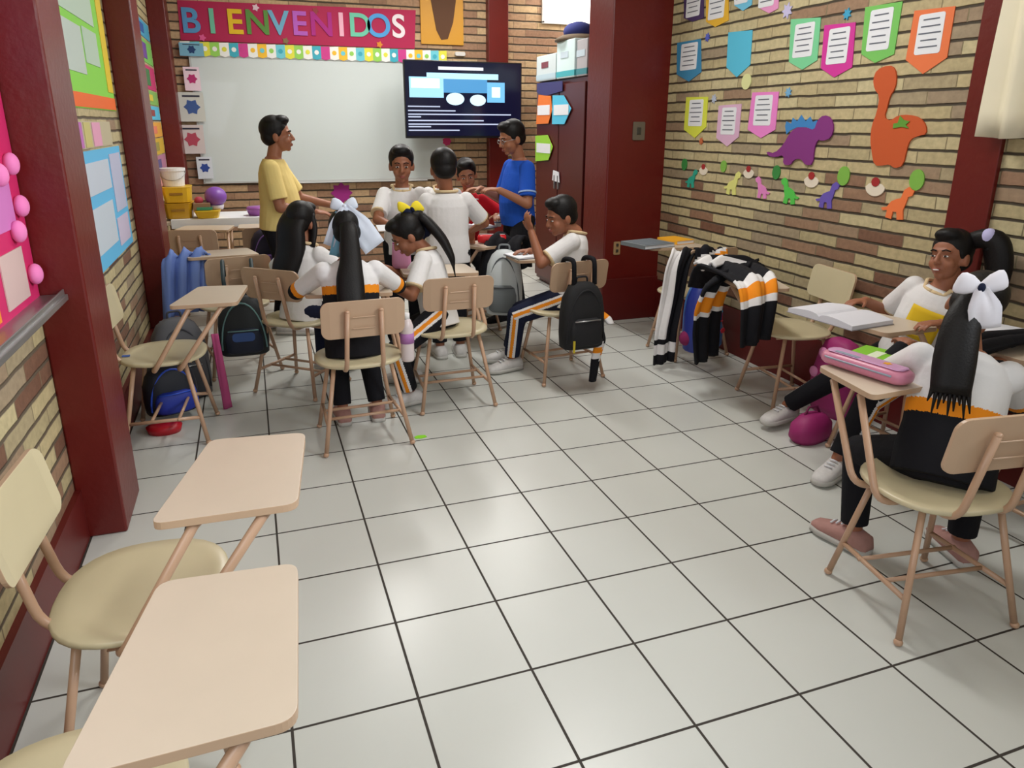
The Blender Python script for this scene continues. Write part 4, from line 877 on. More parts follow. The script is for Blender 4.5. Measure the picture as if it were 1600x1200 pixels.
# G2 girl with big white bow, back to camera
p = person('girl with big white bow seen from behind, in white jacket with orange band', 1.27, (.40, 3.42, .47), (.41, 3.52, .875), 92, (.41, 3.60, .975), 95, 30, 0,
    arms=(((.25, 3.80, .72), (-1, -.6, -.5), (0, 1, 0), (0, 0, 1)), ((.57, 3.80, .72), (1, -.6, -.5), (0, 1, 0), (0, 0, 1))),
    legs=(((.34, 3.60, .075), (0, 1, .6), 92), ((.52, 3.60, .075), (0, 1, .6), 85)), top='jacket', sleeve='long', hemt=-.14, wide=1.12, shoem=M_pinkshoe, pants=M_black, band_q=(.585, .68))
Hd = p['Hd']; N_ = p['N']
strand(p, 'ponytail', [Hd(0, -.06, .055), Hd(0, -.11, .0), N_+Vector((0, -.085, .0)), (.395, 3.395, .80), (.39, 3.35, .69), (.39, 3.335, .61)], [.030, .042, .050, .066, .066, .05], flat=.5, wisps=7)
M_bow = mat('white_blue_bow_cloth', srgb(206, 214, 230), .8, .2, noise_amt=.0)
M_bow = cm(206, 214, 228, .8)
M_bowb = cm(120, 180, 206, .8)
bow(p, Hd(0, -.085, .115), (1, 0, 0), (0, .1, 1), (0, -1, .2), .72, M_bow, tails=((.66, .24, .058), (-.40, .20, .042)), m2=M_bow)
bow(p, Hd(-.012, -.066, .070), (1, 0, 0), (0, .1, 1), (0, -1, .1), .45, M_bowb, tails=((-.30, .19, .026),))
# G3 girl leaning, ponytail with navy and yellow bow
p = person('girl with ponytail and navy yellow bow bending over her board, striped trousers', 1.27, (.92, 3.80, .475), (.87, 3.90, .83), 155, (.775, 3.90, .915), 178, 32, 0,
    arms=(((.60, 3.78, .70), (.3, -.7, -.8), (-1, .2, 0), (0, 0, 1)), ((.64, 4.08, .72), (.3, .6, -.6), (-1, 0, 0), (0, 0, 1))),
    legs=(((.72, 3.72, .085), (-1, -.5, .3), 190), ((.80, 4.08, .085), (-1, .2, .3), 160)), collar=True, stripe=True, pants=M_black)
Hd = p['Hd']; N_ = p['N']
strand(p, 'ponytail', [Hd(0, -.07, .07), Hd(0, -.13, .05), (.955, 3.84, .90), (.995, 3.80, .80), (1.00, 3.79, .755)], [.034, .042, .040, .028, .014], flat=.7, wisps=4)
M_ybow = cm(228, 206, 40, .8)
bow(p, Hd(0, -.10, .105), (1, .2, 0), (-.4, 0, 1), (.2, -1, .3), .82, M_ybow, m2=M_navy)
bow(p, Hd(0, -.095, .075), (1, .2, -.3), (-.2, 0, 1), (.3, -1, 0), .75, M_navy, tails=((.45, .14, .03),))
# B3 boy with hand at his face
p = person('boy in white polo seated in profile with one hand raised to his face', 1.33, (1.76, 3.98, .48), (1.83, 4.02, .87), 150, (1.735, 4.03, .965), 186, 12, 0,
    arms=(((1.535, 4.00, .885), (.1, -.5, -1), (-.35, .05, 1), (-.8, -.3, .2)), ((1.62, 4.24, .73), (.4, .6, -.8), (-1, 0, 0), (0, 0, 1))),
    legs=(((1.45, 4.10, .085), (-1, .2, .6), 190), ((1.50, 4.28, .085), (-1, .3, .6), 175)), collar=True, stripe=True, pants=M_navy, wide=1.05)
# G4 laughing girl
p = person('laughing girl with high ponytail in white shirt with yellow panel, by the right wall', 1.28, (2.73, 2.36, .475), (2.79, 2.28, .83), 190, (2.80, 2.28, .955), 190, -10, 6,
    arms=(((2.60, 2.10, .72), (.2, -.6, -.8), (-1, .1, 0), (0, 0, 1)), ((2.62, 2.52, .72), (.1, .8, -.8), (-1, 0, 0), (0, 0, 1))),
    legs=(((2.33, 2.26, .085), (-1, -.1, .8), 200), ((2.50, 2.84, .085), (-1, .8, .6), 190)), hemt=-.12, stripe=True, collar=True)
Hd = p['Hd']; N_ = p['N']
bm = bmesh.new(); ell(bm, Hd(0, .087, -.065), (.014*p['hs'], .005*p['hs'], .0035*p['hs']), p['HM']); e = fin('teeth', bm, M_eyew, p['root'], True); e.data.transform(Matrix.Translation(-p['org']))
strand(p, 'ponytail', [Hd(0, -.06, .06), (2.88, 2.205, 1.045), (2.91, 2.165, 1.03), (2.918, 2.14, .94), (2.915, 2.125, .80)], [.034, .040, .055, .055, .035], flat=.8, wisps=4)
bm = bmesh.new(); c_ = Vector((2.885, 2.185, 1.05)); ell(bm, c_, (.032, .03, .036)); e = fin('hair_tie', bm, cm(190, 186, 226, .8), p['root'], True); e.data.transform(Matrix.Translation(-p['org']))
bm = bmesh.new(); P_, u_, f_, r_ = p['P'], p['u'], p['f'], p['r']; Lt_, k_ = p['Lt'], p['k']
rows = []
for i in range(8):
    q = .36+.38*i/7; row = []
    for j in range(9):
        th = math.radians(36+j*8)
        row.append(P_+u_*Lt_*q-r_*math.cos(th)*.104*k_+f_*math.sin(th)*.081*k_+f_*.004*k_)
    rows.append([bm.verts.new(v) for v in row])
for A_, B_ in zip(rows, rows[1:]):
    for j in range(8): bm.faces.new((A_[j], A_[j+1], B_[j+1], B_[j]))
e = fin('yellow_panel', bm, cm(222, 184, 24, .8), p['root'], True); e.data.transform(Matrix.Translation(-p['org'])); so_ = e.modifiers.new('s', 'SOLIDIFY'); so_.thickness = .004; so_.offset = 1
# G5 girl at the right front
p = person('girl with white bow in white and black jacket with orange band, at the right front', 1.30, (1.98, 1.50, .475), (2.13, 1.61, .80), 50, (2.215, 1.68, .915), 22, 34, 14,
    arms=(((2.16, 1.86, .742), (-.8, .1, -.7), (.5, 1, 0), (0, 0, 1)), ((2.44, 1.74, .68), (.3, -.7, -1), (1, .3, 0), (0, 0, 1))),
    legs=(((1.96, 1.78, .085), (.2, 1, .9), 100), ((2.27, 1.60, .085), (.9, .6, .8), 70)), top='jacket', sleeve='long', hemt=-.15, wide=1.15, shoem=M_pinkshoe, band_q=(.36, .48))
Hd = p['Hd']; N_ = p['N']
strand(p, 'ponytail', [Hd(-.01, -.06, .075), (2.08, 1.58, 1.0), (2.01, 1.555, .92), (1.965, 1.52, .81), (1.935, 1.49, .715)], [.034, .036, .054, .062, .056], flat=.6, wisps=9)
M_wb = cm(226, 224, 232, .8)
bow(p, (2.045, 1.545, 1.025), (.83, -.5, .12), (.1, .1, 1), (-.5, -.8, .2), .82, M_wb, tails=((.22, .125, .046), ), m2=M_navy)

# ------------------------------------------------------------------ bags, clothes and things on the desks
def sheetobj(name, rows, mats, parent=None, colour=None, thick=.008, smooth=True, org=None):
    """rows: grid of points -> solid cloth"""
    o = Vector(org) if org is not None else Vector(); bm = bmesh.new(); vs = [[bm.verts.new(Vector(v)-o) for v in row] for row in rows]
    for i in range(len(rows)-1):
        for j in range(len(rows[0])-1):
            f = bm.faces.new((vs[i][j], vs[i][j+1], vs[i+1][j+1], vs[i+1][j]))
            if colour: f.material_index = colour(i/(len(rows)-1), j/(len(rows[0])-1))
    e = fin(name, bm, mats, parent, smooth, recalc=False); s = e.modifiers.new('s', 'SOLIDIFY'); s.thickness = thick; s.offset = 0
    return e
def sample(path, n):
    path = [Vector(p) for p in path]; d = [0]
    for a, b in zip(path, path[1:]): d.append(d[-1]+(b-a).length)
    out = []
    for i in range(n):
        s = d[-1]*i/(n-1); k = max(j for j in range(len(d)) if d[j] <= s+1e-9); k = min(k, len(path)-2); t = (s-d[k])/(d[k+1]-d[k]); out.append(path[k].lerp(path[k+1], t))
    for _ in range(2): out = [out[0]]+[(out[i-1]+out[i]*2+out[i+1])/4 for i in range(1, n-1)]+[out[-1]]
    return out
def drape(path, w0, w1, side, fold=.02, nf=3, n=26, m=22, seed=0, gather=None):
    side = Vector(side).normalized(); pts = sample(path, n); rows = []
    for i, p in enumerate(pts):
        t = i/(n-1); d = (pts[min(i+1, n-1)]-pts[max(i-1, 0)]).normalized(); nn = d.cross(side).normalized(); w_ = w0*(1-t)+w1*t; row = []
        for j in range(m+1):
            x = j/m-.5; ph = seed+t*2.2
            row.append(p+side*x*w_+nn*(fold*math.sin(nf*2*PI*x+ph)+fold*.4*math.sin(nf*4.6*PI*x+ph*2.1))+Vector((0, 0, fold*.8*math.sin(3*x+seed)*t)))
        rows.append(row)
    return rows
def backpack(loc, rz, s, m, m2, lab, name='backpack', trim=None, pocket=True, tilt=0, cat='backpack'):
    """s=(width, depth, height); the front (pocket) looks along local -Y; the base rests at local z=0"""
    t = empty(name, loc, math.radians(rz), lab, cat); t.rotation_euler.x = math.radians(tilt); W, Dp, H = s
    bm = bmesh.new(); rings = []
    for q, kx, ky in ((0, .86, .82), (.03, .96, .96), (.25, 1, 1.02), (.55, .98, .98), (.78, .88, .86), (.92, .66, .66), (.985, .4, .42), (1, .2, .24)): rings.append(((0, .0+.03*q*Dp, q*H), (W/2*kx, 0, 0), (0, Dp/2*ky, 0)))
    loft(bm, rings, 28, 0, 3.2); fin('bag_body', bm, m, t, True)
    if pocket:
        bm = bmesh.new(); rings = []
        for q, k in ((.06, .8), (.1, 1), (.32, 1), (.44, .86), (.48, .6)): rings.append(((0, -Dp*.44, q*H), (W*.37*k, 0, 0), (0, Dp*.2*k, 0)))
        loft(bm, rings, 24, 0, 3.2); pk = fin('front_pocket', bm, m2, t, True)
        bm = bmesh.new(); tube(bm, [(-W*.3, -Dp*.58, H*.45), (0, -Dp*.655, H*.455), (W*.3, -Dp*.58, H*.45)], .004, 6); fin('zip', bm, trim or M_metal, pk, True)
    bm = bmesh.new(); tube(bm, [(W*.44*math.cos(a)*(1 if True else 0), -Dp*.34-.004, H*.12+H*.78*max(0, math.sin(a))) for a in [PI*i/16 for i in range(17)]], .005, 6); fin('piping', bm, trim or m2, t, True)
    bm = bmesh.new(); tube(bm, bend([(-.035, Dp*.1, H*.96), (-.035, Dp*.12, H*1.07), (.035, Dp*.12, H*1.07), (.035, Dp*.1, H*.96)], .02, 4), .006, 8); fin('handle', bm, m2, t, True)
    for sx in (-1, 1):
        bm = bmesh.new(); tube(bm, bend([(sx*W*.2, Dp*.4, H*.93), (sx*W*.26, Dp*.62, H*.7), (sx*W*.28, Dp*.6, H*.35), (sx*W*.34, Dp*.42, H*.08)], .08, 5), .012, 8); fin('shoulder_strap', bm, m2, t, True)
    return t
M_teal = cm(34, 52, 56, .6); M_tealt = cm(110, 150, 150, .5)
t = backpack((-.12, 4.245, .23), 0, (.27, .13, .34), cm(28, 34, 38, .6), cm(24, 32, 52, .6), 'dark teal black backpack with pale piping hanging on the chair by the second pillar', trim=M_tealt)
bm = bmesh.new(); prism(bm, rrect(.12, .05, .02), lambda u, v, k: Vector((u, -.088-k, .12+v)), 0, .003); fin('bag_badge', bm, cm(60, 90, 150), t)
bm = bmesh.new()
for sx in (-.07, .07): tube(bm, bend([(sx, .02, .33), (sx*1.1, .0, .44), (sx*1.1, .14, .53), (sx*1.1, .19, .42)], .04, 4), .011, 8)
fin('hanging_strap', bm, M_teal, t, True)
# blue fleece hanging behind the third pillar chair
rows = drape([(-.40, 4.98, .44), (-.41, 4.88, .74), (-.44, 4.84, .70), (-.47, 4.80, .34)], .26, .24, (1, .35, 0), .028, 3, seed=1)
tag(sheetobj('fleece_blanket', rows, cm(110, 134, 196, .9), thick=.012), 'periwinkle blue fleece hanging over a chair beside the second pillar', 'cloth')
# grey round bag on the third chair
t = backpack((-.47, 4.28, .0), 15, (.30, .2, .46), cm(88, 88, 92, .8), cm(64, 64, 70, .8), 'dull grey rounded backpack behind the chair between the left pillars')
t = backpack((-.50, 3.93, .05), 20, (.26, .17, .27), cm(18, 22, 36, .6), cm(26, 48, 150, .6), 'black and royal blue backpack on the floor under the left chair', trim=cm(40, 80, 200, .5))
bm = bmesh.new(); loft(bm, [((0, 0, 0), (.075, 0, 0), (0, .055, 0)), ((0, 0, .035), (.085, 0, 0), (0, .062, 0)), ((0, 0, .045), (.06, 0, 0), (0, .045, 0))], 24); o_ = fin('red_bowl', bm, cm(176, 20, 36, .4), None, True); o_.location = (-.53, 3.76, 0); tag(o_, 'red plastic bowl on the floor under the left chair', 'bowl')
rows = drape([(-.26, 4.02, .42), (-.25, 4.0, .25), (-.235, 3.98, .006)], .035, .045, (1, .2, 0), .004, 1, 12, 6)
tag(sheetobj('hanging_strap', rows, cm(176, 70, 120, .8)), 'dusty magenta strap hanging behind the leg of the left chair', 'strap')
bm = bmesh.new(); prism(bm, rrect(.035, .024, .005), lambda u, v, k: Vector((u, v, k)), 0, .003); o_ = fin('blue_sticker', bm, cm(60, 90, 160), None); o_.location = (-.64, 3.70, .4315); tag(o_, 'small blue sticker on the rear of the left chair seat', 'sticker')
# white covered table with its things
t = empty('long_table', (-.2, 6.72, 0), 0, 'low table with a white cover under the left end of the whiteboard', 'table')
bm = bmesh.new(); box(bm, (0, 0, .715), (.98, .5, .03)); fin('tabletop', bm, M_top, t, bevel=.004)
bm = bmesh.new(); box(bm, (.02, -.0, .7405), (.92, .51, .009)); box(bm, (.02, -.257, .71), (.92, .006, .07)); fin('table_cover', bm, M_paper, t)
for sx in (-1, 1):
    for sy in (-1, 1): bm = bmesh.new(); tube(bm, [(sx*.44, sy*.2, .7), (sx*.46, sy*.22, .0)], .015, 10); fin('leg', bm, M_tube, t, True)
t = empty('paint_bucket', (-.60, 6.66, 1.0), 0, 'white plastic bucket on top of the yellow crates', 'bucket')
bm = bmesh.new(); loft(bm, [((0, 0, 0), (.082, 0, 0), (0, .082, 0)), ((0, 0, .12), (.094, 0, 0), (0, .094, 0)), ((0, 0, .12), (.1, 0, 0), (0, .1, 0)), ((0, 0, .145), (.1, 0, 0), (0, .1, 0))], 28); fin('bucket_body', bm, cm(226, 226, 226, .4), t, bevel=.003)
bm = bmesh.new(); tube(bm, [(.1*math.cos(a), -.1*math.sin(a), .12-.07*math.sin(a)) for a in [PI*i/12 for i in range(13)]], .003, 6); fin('bail_handle', bm, M_metal, t, True)
for i, (z, m, lab) in enumerate(((.746, (196, 150, 30), 'mustard yellow crate at the bottom of the stack'), (.875, (222, 180, 40), 'yellow crate between bucket and bottom crate'))):
    t = empty('plastic_crate', (-.58, 6.66, z), 0, lab, 'crate', 'yellow crates by the second pillar')
    bm = bmesh.new(); loft(bm, [((0, 0, 0), (.1, 0, 0), (0, .13, 0)), ((0, 0, .115), (.11, 0, 0), (0, .145, 0)), ((0, 0, .124), (.116, 0, 0), (0, .15, 0))], 28, 0, 5); fin('crate_body', bm, cm(*m, .35), t, bevel=.003)
    bm = bmesh.new(); box(bm, (0, -.143, .07), (.1, .012, .02)); fin('crate_grip', bm, cm(150, 110, 30, .5), t, bevel=.003)
t = empty('yellow_tray', (-.36, 6.56, .746), 0, 'long yellow tray on the white covered table', 'tray')
bm = bmesh.new(); loft(bm, [((0, 0, 0), (.08, 0, 0), (0, .08, 0)), ((0, 0, .055), (.1, 0, 0), (0, .1, 0)), ((0, 0, .06), (.1, 0, 0), (0, .1, 0))], 24, 0, 5); fin('tray_body', bm, cm(214, 176, 24, .35), t)
t = empty('toy_figures', (-.40, 6.58, .807), 0, 'small box of red and green craft things on the yellow tray', 'craft box')
bm = bmesh.new(); box(bm, (0, 0, .03), (.13, .1, .06)); fin('box_body', bm, cm(150, 120, 96), t, bevel=.004)
bm = bmesh.new(); ell(bm, (-.02, -.01, .08), (.035, .03, .03)); fin('craft_ball', bm, cm(176, 60, 80), t, True)
bm = bmesh.new(); box(bm, (.02, -.055, .015), (.12, .01, .022)); fin('box_strip', bm, cm(60, 150, 130), t)
t = empty('purple_globe', (-.29, 6.62, .806), 0, 'round purple jar with white base on the table under the whiteboard', 'jar')
bm = bmesh.new(); loft(bm, [((.0, 0, -.0), (.05, 0, 0), (0, .05, 0)), ((0, 0, .035), (.06, 0, 0), (0, .06, 0))], 20); fin('jar_base', bm, cm(210, 205, 215), t, True)
bm = bmesh.new(); ell(bm, (0, 0, .105), (.088, .088, .08)); fin('jar_body', bm, cm(132, 80, 176, .4), t, True)
t = empty('lidded_container', (.03, 6.60, .746), 0, 'low pinkish purple container with lid on the right of the table', 'container')
bm = bmesh.new(); loft(bm, [((0, 0, 0), (.07, 0, 0), (0, .07, 0)), ((0, 0, .05), (.09, 0, 0), (0, .09, 0)), ((0, 0, .055), (.094, 0, 0), (0, .094, 0)), ((0, 0, .075), (.08, 0, 0), (0, .08, 0))], 24); fin('container_body', bm, cm(150, 84, 160, .35), t, True)
t = backpack((.07, 5.72, .40), 5, (.25, .14, .34), cm(32, 24, 52, .6), cm(112, 74, 150, .6), 'dark violet backpack with purple pocket hanging on the chair below the whiteboard', trim=cm(150, 110, 190))
t = empty('folded_cardigan', (-.40, 5.9, .44), 0, 'light blue and crimson cloth on the farthest left chair', 'cloth')
bm = bmesh.new(); rings = [((0, 0, z), (.10*k, 0, 0), (0, .09*k, 0)) for z, k in ((0, .9), (.03, 1), (.06, .95), (.08, .7))]; loft(bm, rings, 20, 0, 3.5); fin('blue_fold', bm, cm(120, 180, 206, .9), t, True)
bm = bmesh.new(); box(bm, (0, -.05, .085), (.12, .07, .02)); fin('crimson_fold', bm, cm(190, 40, 90, .9), t, bevel=.006)
# green tinted books in the chair by the pillar
t = empty('book_bundle', (-.10, 4.66, .434), math.radians(12), 'teal spined bundle of books leaning on the chair by the second pillar', 'books')
bm = bmesh.new(); box(bm, (.02, 0, .1), (.05, .15, .2), Matrix.Rotation(.3, 3, 'Y')); fin('book_block', bm, M_paper, t, bevel=.002)
bm = bmesh.new(); box(bm, (.05, 0, .092), (.008, .155, .205), Matrix.Rotation(.3, 3, 'Y')); box(bm, (-.008, 0, .108), (.006, .155, .205), Matrix.Rotation(.3, 3, 'Y')); fin('book_cover', bm, cm(50, 110, 104), t)

# boy's chair: hanging black jacket
def jacket_on(lab, bx, by, deg, z_top, z_bot, w_, band=True, arm=None, off=.02):
    t = empty('school_jacket', (bx, by, 0), 0, lab, 'jacket', 'black school jackets with orange and white bands')
    d = vdir(deg); s = Vector((-d.y, d.x, 0)); o = Vector((bx, by, 0)); B = o
    path = [B+d*.05+Vector((0, 0, z_top-.12)), B+d*.035+Vector((0, 0, z_top)), B-d*.02+Vector((0, 0, z_top+.012)), B-d*(.045+off)+Vector((0, 0, z_top-.05)), B-d*(.06+off)+Vector((0, 0, (z_top+z_bot)/2)), B-d*(.05+off)+Vector((0, 0, z_bot))]
    rows = drape(path, w_*.8, w_*1.15, s, .014, 2.5, seed=2)
    sheetobj('jacket_body', rows, [M_black, M_white, M_orange], t, (lambda i, j: 0) if not band else (lambda i, j: 0 if i < .34 or i > .56 else (1 if i < .40 or i > .50 else 2)), .012, org=o)
    if arm:
        pts = sample([Vector(q) for q in arm], 30); bm = bmesh.new(); rings = []
        for i, p_ in enumerate(pts):
            dd = (pts[min(i+1, 29)]-pts[max(0, i-1)]).normalized(); a_, b_ = frame(dd); rr = .042*(1-.3*i/29); rings.append((p_-o, a_*rr, b_*rr*.6))
        loft(bm, rings, 14)
        bm.faces.ensure_lookup_table()
        for f in bm.faces:
            c = f.calc_center_median()+o; i = min(range(30), key=lambda q: (pts[q]-c).length)/29; f.material_index = 2 if .72 < i < .79 else (1 if .65 < i < .86 else 0)
        fin('sleeve', bm, [M_black, M_white, M_orange], t, True)
    return t
bc_ = Vector((1.715, 3.96, 0)); fd = vdir(96); bb = bc_-fd*.235
t = backpack((1.705, 3.625, .27), 4, (.27, .13, .38), cm(17, 17, 20, .8), cm(22, 22, 26, .8), 'black backpack hanging by two straps on the back of the boy\'s chair')
bm = bmesh.new()
for sx in (-.055, .075): tube(bm, bend([(sx, .0, .36), (sx, .01, .50), (sx, .07, .502), (sx, .14, .49), (sx, .15, .38)], .03, 4), .014, 8, flat=None)
fin('hanging_strap', bm, M_black, t, True)
bm = bmesh.new(); box(bm, (-.09, -.085, .03), (.012, .006, .07)); fin('yellow_tag', bm, cm(190, 170, 40), t)
t = empty('school_jacket', (1.80, 3.63, 0), 0, 'black jacket sleeve with orange and white band hanging below the black backpack', 'jacket', 'black school jackets with orange and white bands')
for nm, pts in (('sleeve', [(1.80, 3.68, .44), (1.83, 3.62, .30), (1.79, 3.60, .20), (1.775, 3.60, .06)]), ('cuff_end', [(1.82, 3.70, .46), (1.88, 3.66, .42), (1.895, 3.64, .39)])):
    pp = sample([Vector(q) for q in pts], 24); bm = bmesh.new(); o = Vector((1.80, 3.63, 0))
    loft(bm, [(p_-o, Vector((1, .2, 0))*(.045*(1-.45*i/23)), Vector((0, 1, 0))*.022) for i, p_ in enumerate(pp)], 16)
    for f in bm.faces:
        i = min(range(24), key=lambda q: (pp[q]-o-f.calc_center_median()).length)/23
        f.material_index = (2 if .50 < i < .58 else (1 if .42 < i < .66 else 0)) if nm == 'sleeve' else (2 if .45 < i < .7 else (1 if i > .7 else 0))
    fin(nm, bm, [M_black, M_white, M_orange], t, True)
backpack((1.50, 4.40, .30), -25, (.24, .17, .42), cm(206, 212, 214, .7), cm(120, 126, 130, .7), 'puffy white backpack in front of the seated boy', trim=cm(90, 95, 100))
# notebooks
def notebook(loc, rz, w_, l_, cover, lab, th=.012, open_=True, page=(228, 230, 236), extra=None, tilt=0):
    t = empty('notebook', loc, math.radians(rz), lab, 'notebook')
    bm = bmesh.new(); box(bm, (0, 0, .0015), (w_+.008, l_+.008, .003)); fin('cover', bm, cm(*cover), t)
    bm = bmesh.new()
    N_ = 10
    for sg in ((-1, 1) if open_ else (0,)):
        if sg == 0: box(bm, (0, 0, .003+th/2), (w_, l_, th))
        else:
            rings = [[(sg*w_/2*i/N_, y, .003+th*(.55+.9*math.sin(PI*(i/N_)**.6)*.5)) for i in range(N_+1)] for y in (-l_/2, l_/2)]
            tp = [[bm.verts.new(v) for v in r_] for r_ in rings]; bt_ = [[bm.verts.new((v[0], v[1], .003)) for v in r_] for r_ in rings]
            for i in range(N_):
                bm.faces.new((tp[0][i], tp[0][i+1], tp[1][i+1], tp[1][i])); bm.faces.new((bt_[0][i], bt_[1][i], bt_[1][i+1], bt_[0][i+1]))
                bm.faces.new((tp[0][i], bt_[0][i], bt_[0][i+1], tp[0][i+1])); bm.faces.new((tp[1][i], tp[1][i+1], bt_[1][i+1], bt_[1][i]))
            bm.faces.new((tp[0][N_], bt_[0][N_], bt_[1][N_], tp[1][N_])); bm.faces.new((tp[0][0], tp[1][0], bt_[1][0], bt_[0][0]))
    fin('pages', bm, cm(*page), t, False)
    if not open_:
        bm = bmesh.new(); box(bm, (0, 0, .0045+th), (w_+.008, l_+.008, .003)); box(bm, (-w_/2-.004, 0, .003+th/2), (.003, l_+.008, th+.004)); fin('front_cover', bm, cm(*cover), t)
        if extra: bm = bmesh.new(); box(bm, (extra[0], extra[1], .0065+th), (extra[2], extra[3], .002)); fin('label_panel', bm, cm(*extra[4]), t)
    return t
ZB = .7005
notebook((1.615, 4.235, ZB), 8, .26, .20, (60, 60, 70), 'open white notebook on the writing board beside the seated boy')
notebook((2.33, 2.37, ZB), 96, .34, .24, (150, 146, 150), 'open notebook with ruffled white pages on the laughing girl\'s board', th=.03, page=(214, 214, 222))
notebook((2.74, 1.97, ZB), 15, .30, .24, (24, 34, 60), 'open notebook with navy cover on the board at the right edge')
notebook((2.03, 1.80, ZB), 20, .20, .27, (126, 190, 40), 'lime green closed notebook with white label under the girl\'s arm', th=.014, open_=False, extra=(-.01, .06, .13, .035, (220, 230, 200)))
notebook((2.53, 4.36, ZB), 12, .26, .24, (110, 116, 120), 'grey printed booklet on the board nearest the big pillar', th=.02, open_=False, extra=(.0, .0, .2, .2, (96, 104, 112)))
notebook((2.80, 4.44, ZB), 10, .15, .2, (236, 170, 30), 'orange yellow notebook on the board beside the grey booklet', th=.02, open_=False)
notebook((1.69, 5.60, ZB), 20, .24, .18, (40, 56, 100), 'navy notebook with white pages on the red shirted child\'s board', th=.02)
t = empty('pencil_case', (1.875, 1.76, ZB), math.radians(10), 'long rounded pink pencil case with grey zip on the front right board', 'pencil case')
bm = bmesh.new(); loft(bm, [((0, y, .026), (.047*k, 0, 0), (0, 0, .0255*k)) for y, k in ((-.155, .35), (-.148, .75), (-.13, .95), (-.08, 1), (.08, 1), (.13, .95), (.148, .75), (.155, .35))], 28, 0, 3); fin('case_body', bm, cm(206, 130, 156, .35), t, True)
bm = bmesh.new(); loft(bm, [((0, y, .0515), (.034*k, 0, 0), (0, 0, .0022)) for y, k in ((-.138, .5), (-.125, .95), (.125, .95), (.138, .5))], 20, 0, 3); fin('case_lid', bm, cm(200, 150, 190, .35), t, True)
bm = bmesh.new(); tube(bm, [(-.046, y, .033) for y in (-.12, 0, .12)]+[(-.03, .148, .033)], .0035, 6); fin('zip', bm, cm(150, 160, 176, .4), t, True)
bm = bmesh.new(); prism(bm, star((.005, -.07), .015, .6, 5), lambda u, v, k: Vector((u, v, .0535+k)), 0, .0015); fin('yellow_star', bm, cm(226, 160, 40), t)
bm = bmesh.new(); box(bm, (-.02, .06, .0542), (.018, .09, .001)); fin('grey_stripe', bm, cm(140, 150, 166), t)
t = empty('pencil_case', (1.545, 4.79, ZB), math.radians(-20), 'red cylindrical pencil case under the standing boy\'s hand', 'pencil case')
bm = bmesh.new(); loft(bm, [((x, 0, .032), (0, .031*k, 0), (0, 0, .031*k)) for x, k in ((-.1, .5), (-.095, .9), (-.06, 1), (.06, 1), (.095, .9), (.1, .5))], 24); fin('case_body', bm, cm(206, 22, 32, .4), t, True)
bm = bmesh.new(); tube(bm, [(-.09, -.005, .064), (.09, -.005, .064)], .003, 6); fin('zip', bm, M_paper, t, True)
t = empty('pencil_pouch', (.775, 4.10, ZB), math.radians(-15), 'soft pink pencil pouch between the two bending girls', 'pouch')
bm = bmesh.new(); loft(bm, [((0, 0, z), (.055*k, 0, 0), (0, .03*k2, 0)) for z, k, k2 in ((0, .85, 1), (.02, 1, 1), (.09, .95, .8), (.13, .9, .25), (.14, .85, .12))], 20, 0, 3); fin('pouch_body', bm, cm(206, 140, 176, .6), t, True)
bm = bmesh.new(); box(bm, (0, 0, .142), (.096, .008, .006)); fin('zip', bm, cm(160, 50, 120), t)
t = empty('drink_cup', (1.865, 5.62, ZB), 0, 'small white striped cup on the back board beside the blue shirt', 'cup')
bm = bmesh.new(); loft(bm, [((0, 0, 0), (.026, 0, 0), (0, .026, 0)), ((0, 0, .09), (.035, 0, 0), (0, .035, 0))], 20); fin('cup_body', bm, cm(226, 228, 232), t, True)
bm = bmesh.new()
for z in (.03, .06): loft(bm, [((0, 0, z), (.0305+z*.05, 0, 0), (0, .0305+z*.05, 0)), ((0, 0, z+.008), (.031+z*.05, 0, 0), (0, .031+z*.05, 0))], 20)
fin('cup_stripe', bm, cm(90, 110, 150), t)
bm = bmesh.new(); box(bm, (0, 0, 0), (.16, .10, .003), Matrix.Rotation(.25, 3, 'X')); o_ = fin('paper_note', bm, M_paper); o_.location = (.80, 4.575, .868); tag(o_, 'small white paper held out by the boy facing the camera', 'paper')
t = empty('water_bottle', (.635, 3.30, .40), 0, 'pale bottle with purple label hanging at the side of the white bow girl\'s chair', 'bottle')
bm = bmesh.new(); loft(bm, [((0, 0, z), (r_, 0, 0), (0, r_, 0)) for z, r_ in ((0, .028), (.01, .032), (.17, .032), (.2, .022), (.21, .014))], 20); fin('bottle_body', bm, cm(214, 200, 200, .25), t, True)
bm = bmesh.new(); loft(bm, [((0, 0, z), (.0335, 0, 0), (0, .0335, 0)) for z in (.09, .14)], 20); fin('bottle_label', bm, cm(166, 110, 170), t, True)
bm = bmesh.new(); loft(bm, [((0, 0, z), (.016, 0, 0), (0, .016, 0)) for z in (.205, .235)], 16); fin('bottle_cap', bm, cm(226, 224, 224), t, True)
bm = bmesh.new(); prism(bm, [(-.028, -.012), (.0, -.02), (.03, -.01), (.026, .014), (-.01, .02), (-.03, .008)], lambda u, v, k: Vector((u, v, k)), .0005, .003); o_ = fin('paper_scrap', bm, cm(140, 220, 40)); o_.location = (.677, 3.275, 0); tag(o_, 'tiny lime green paper scrap on the floor tiles', 'paper scrap')

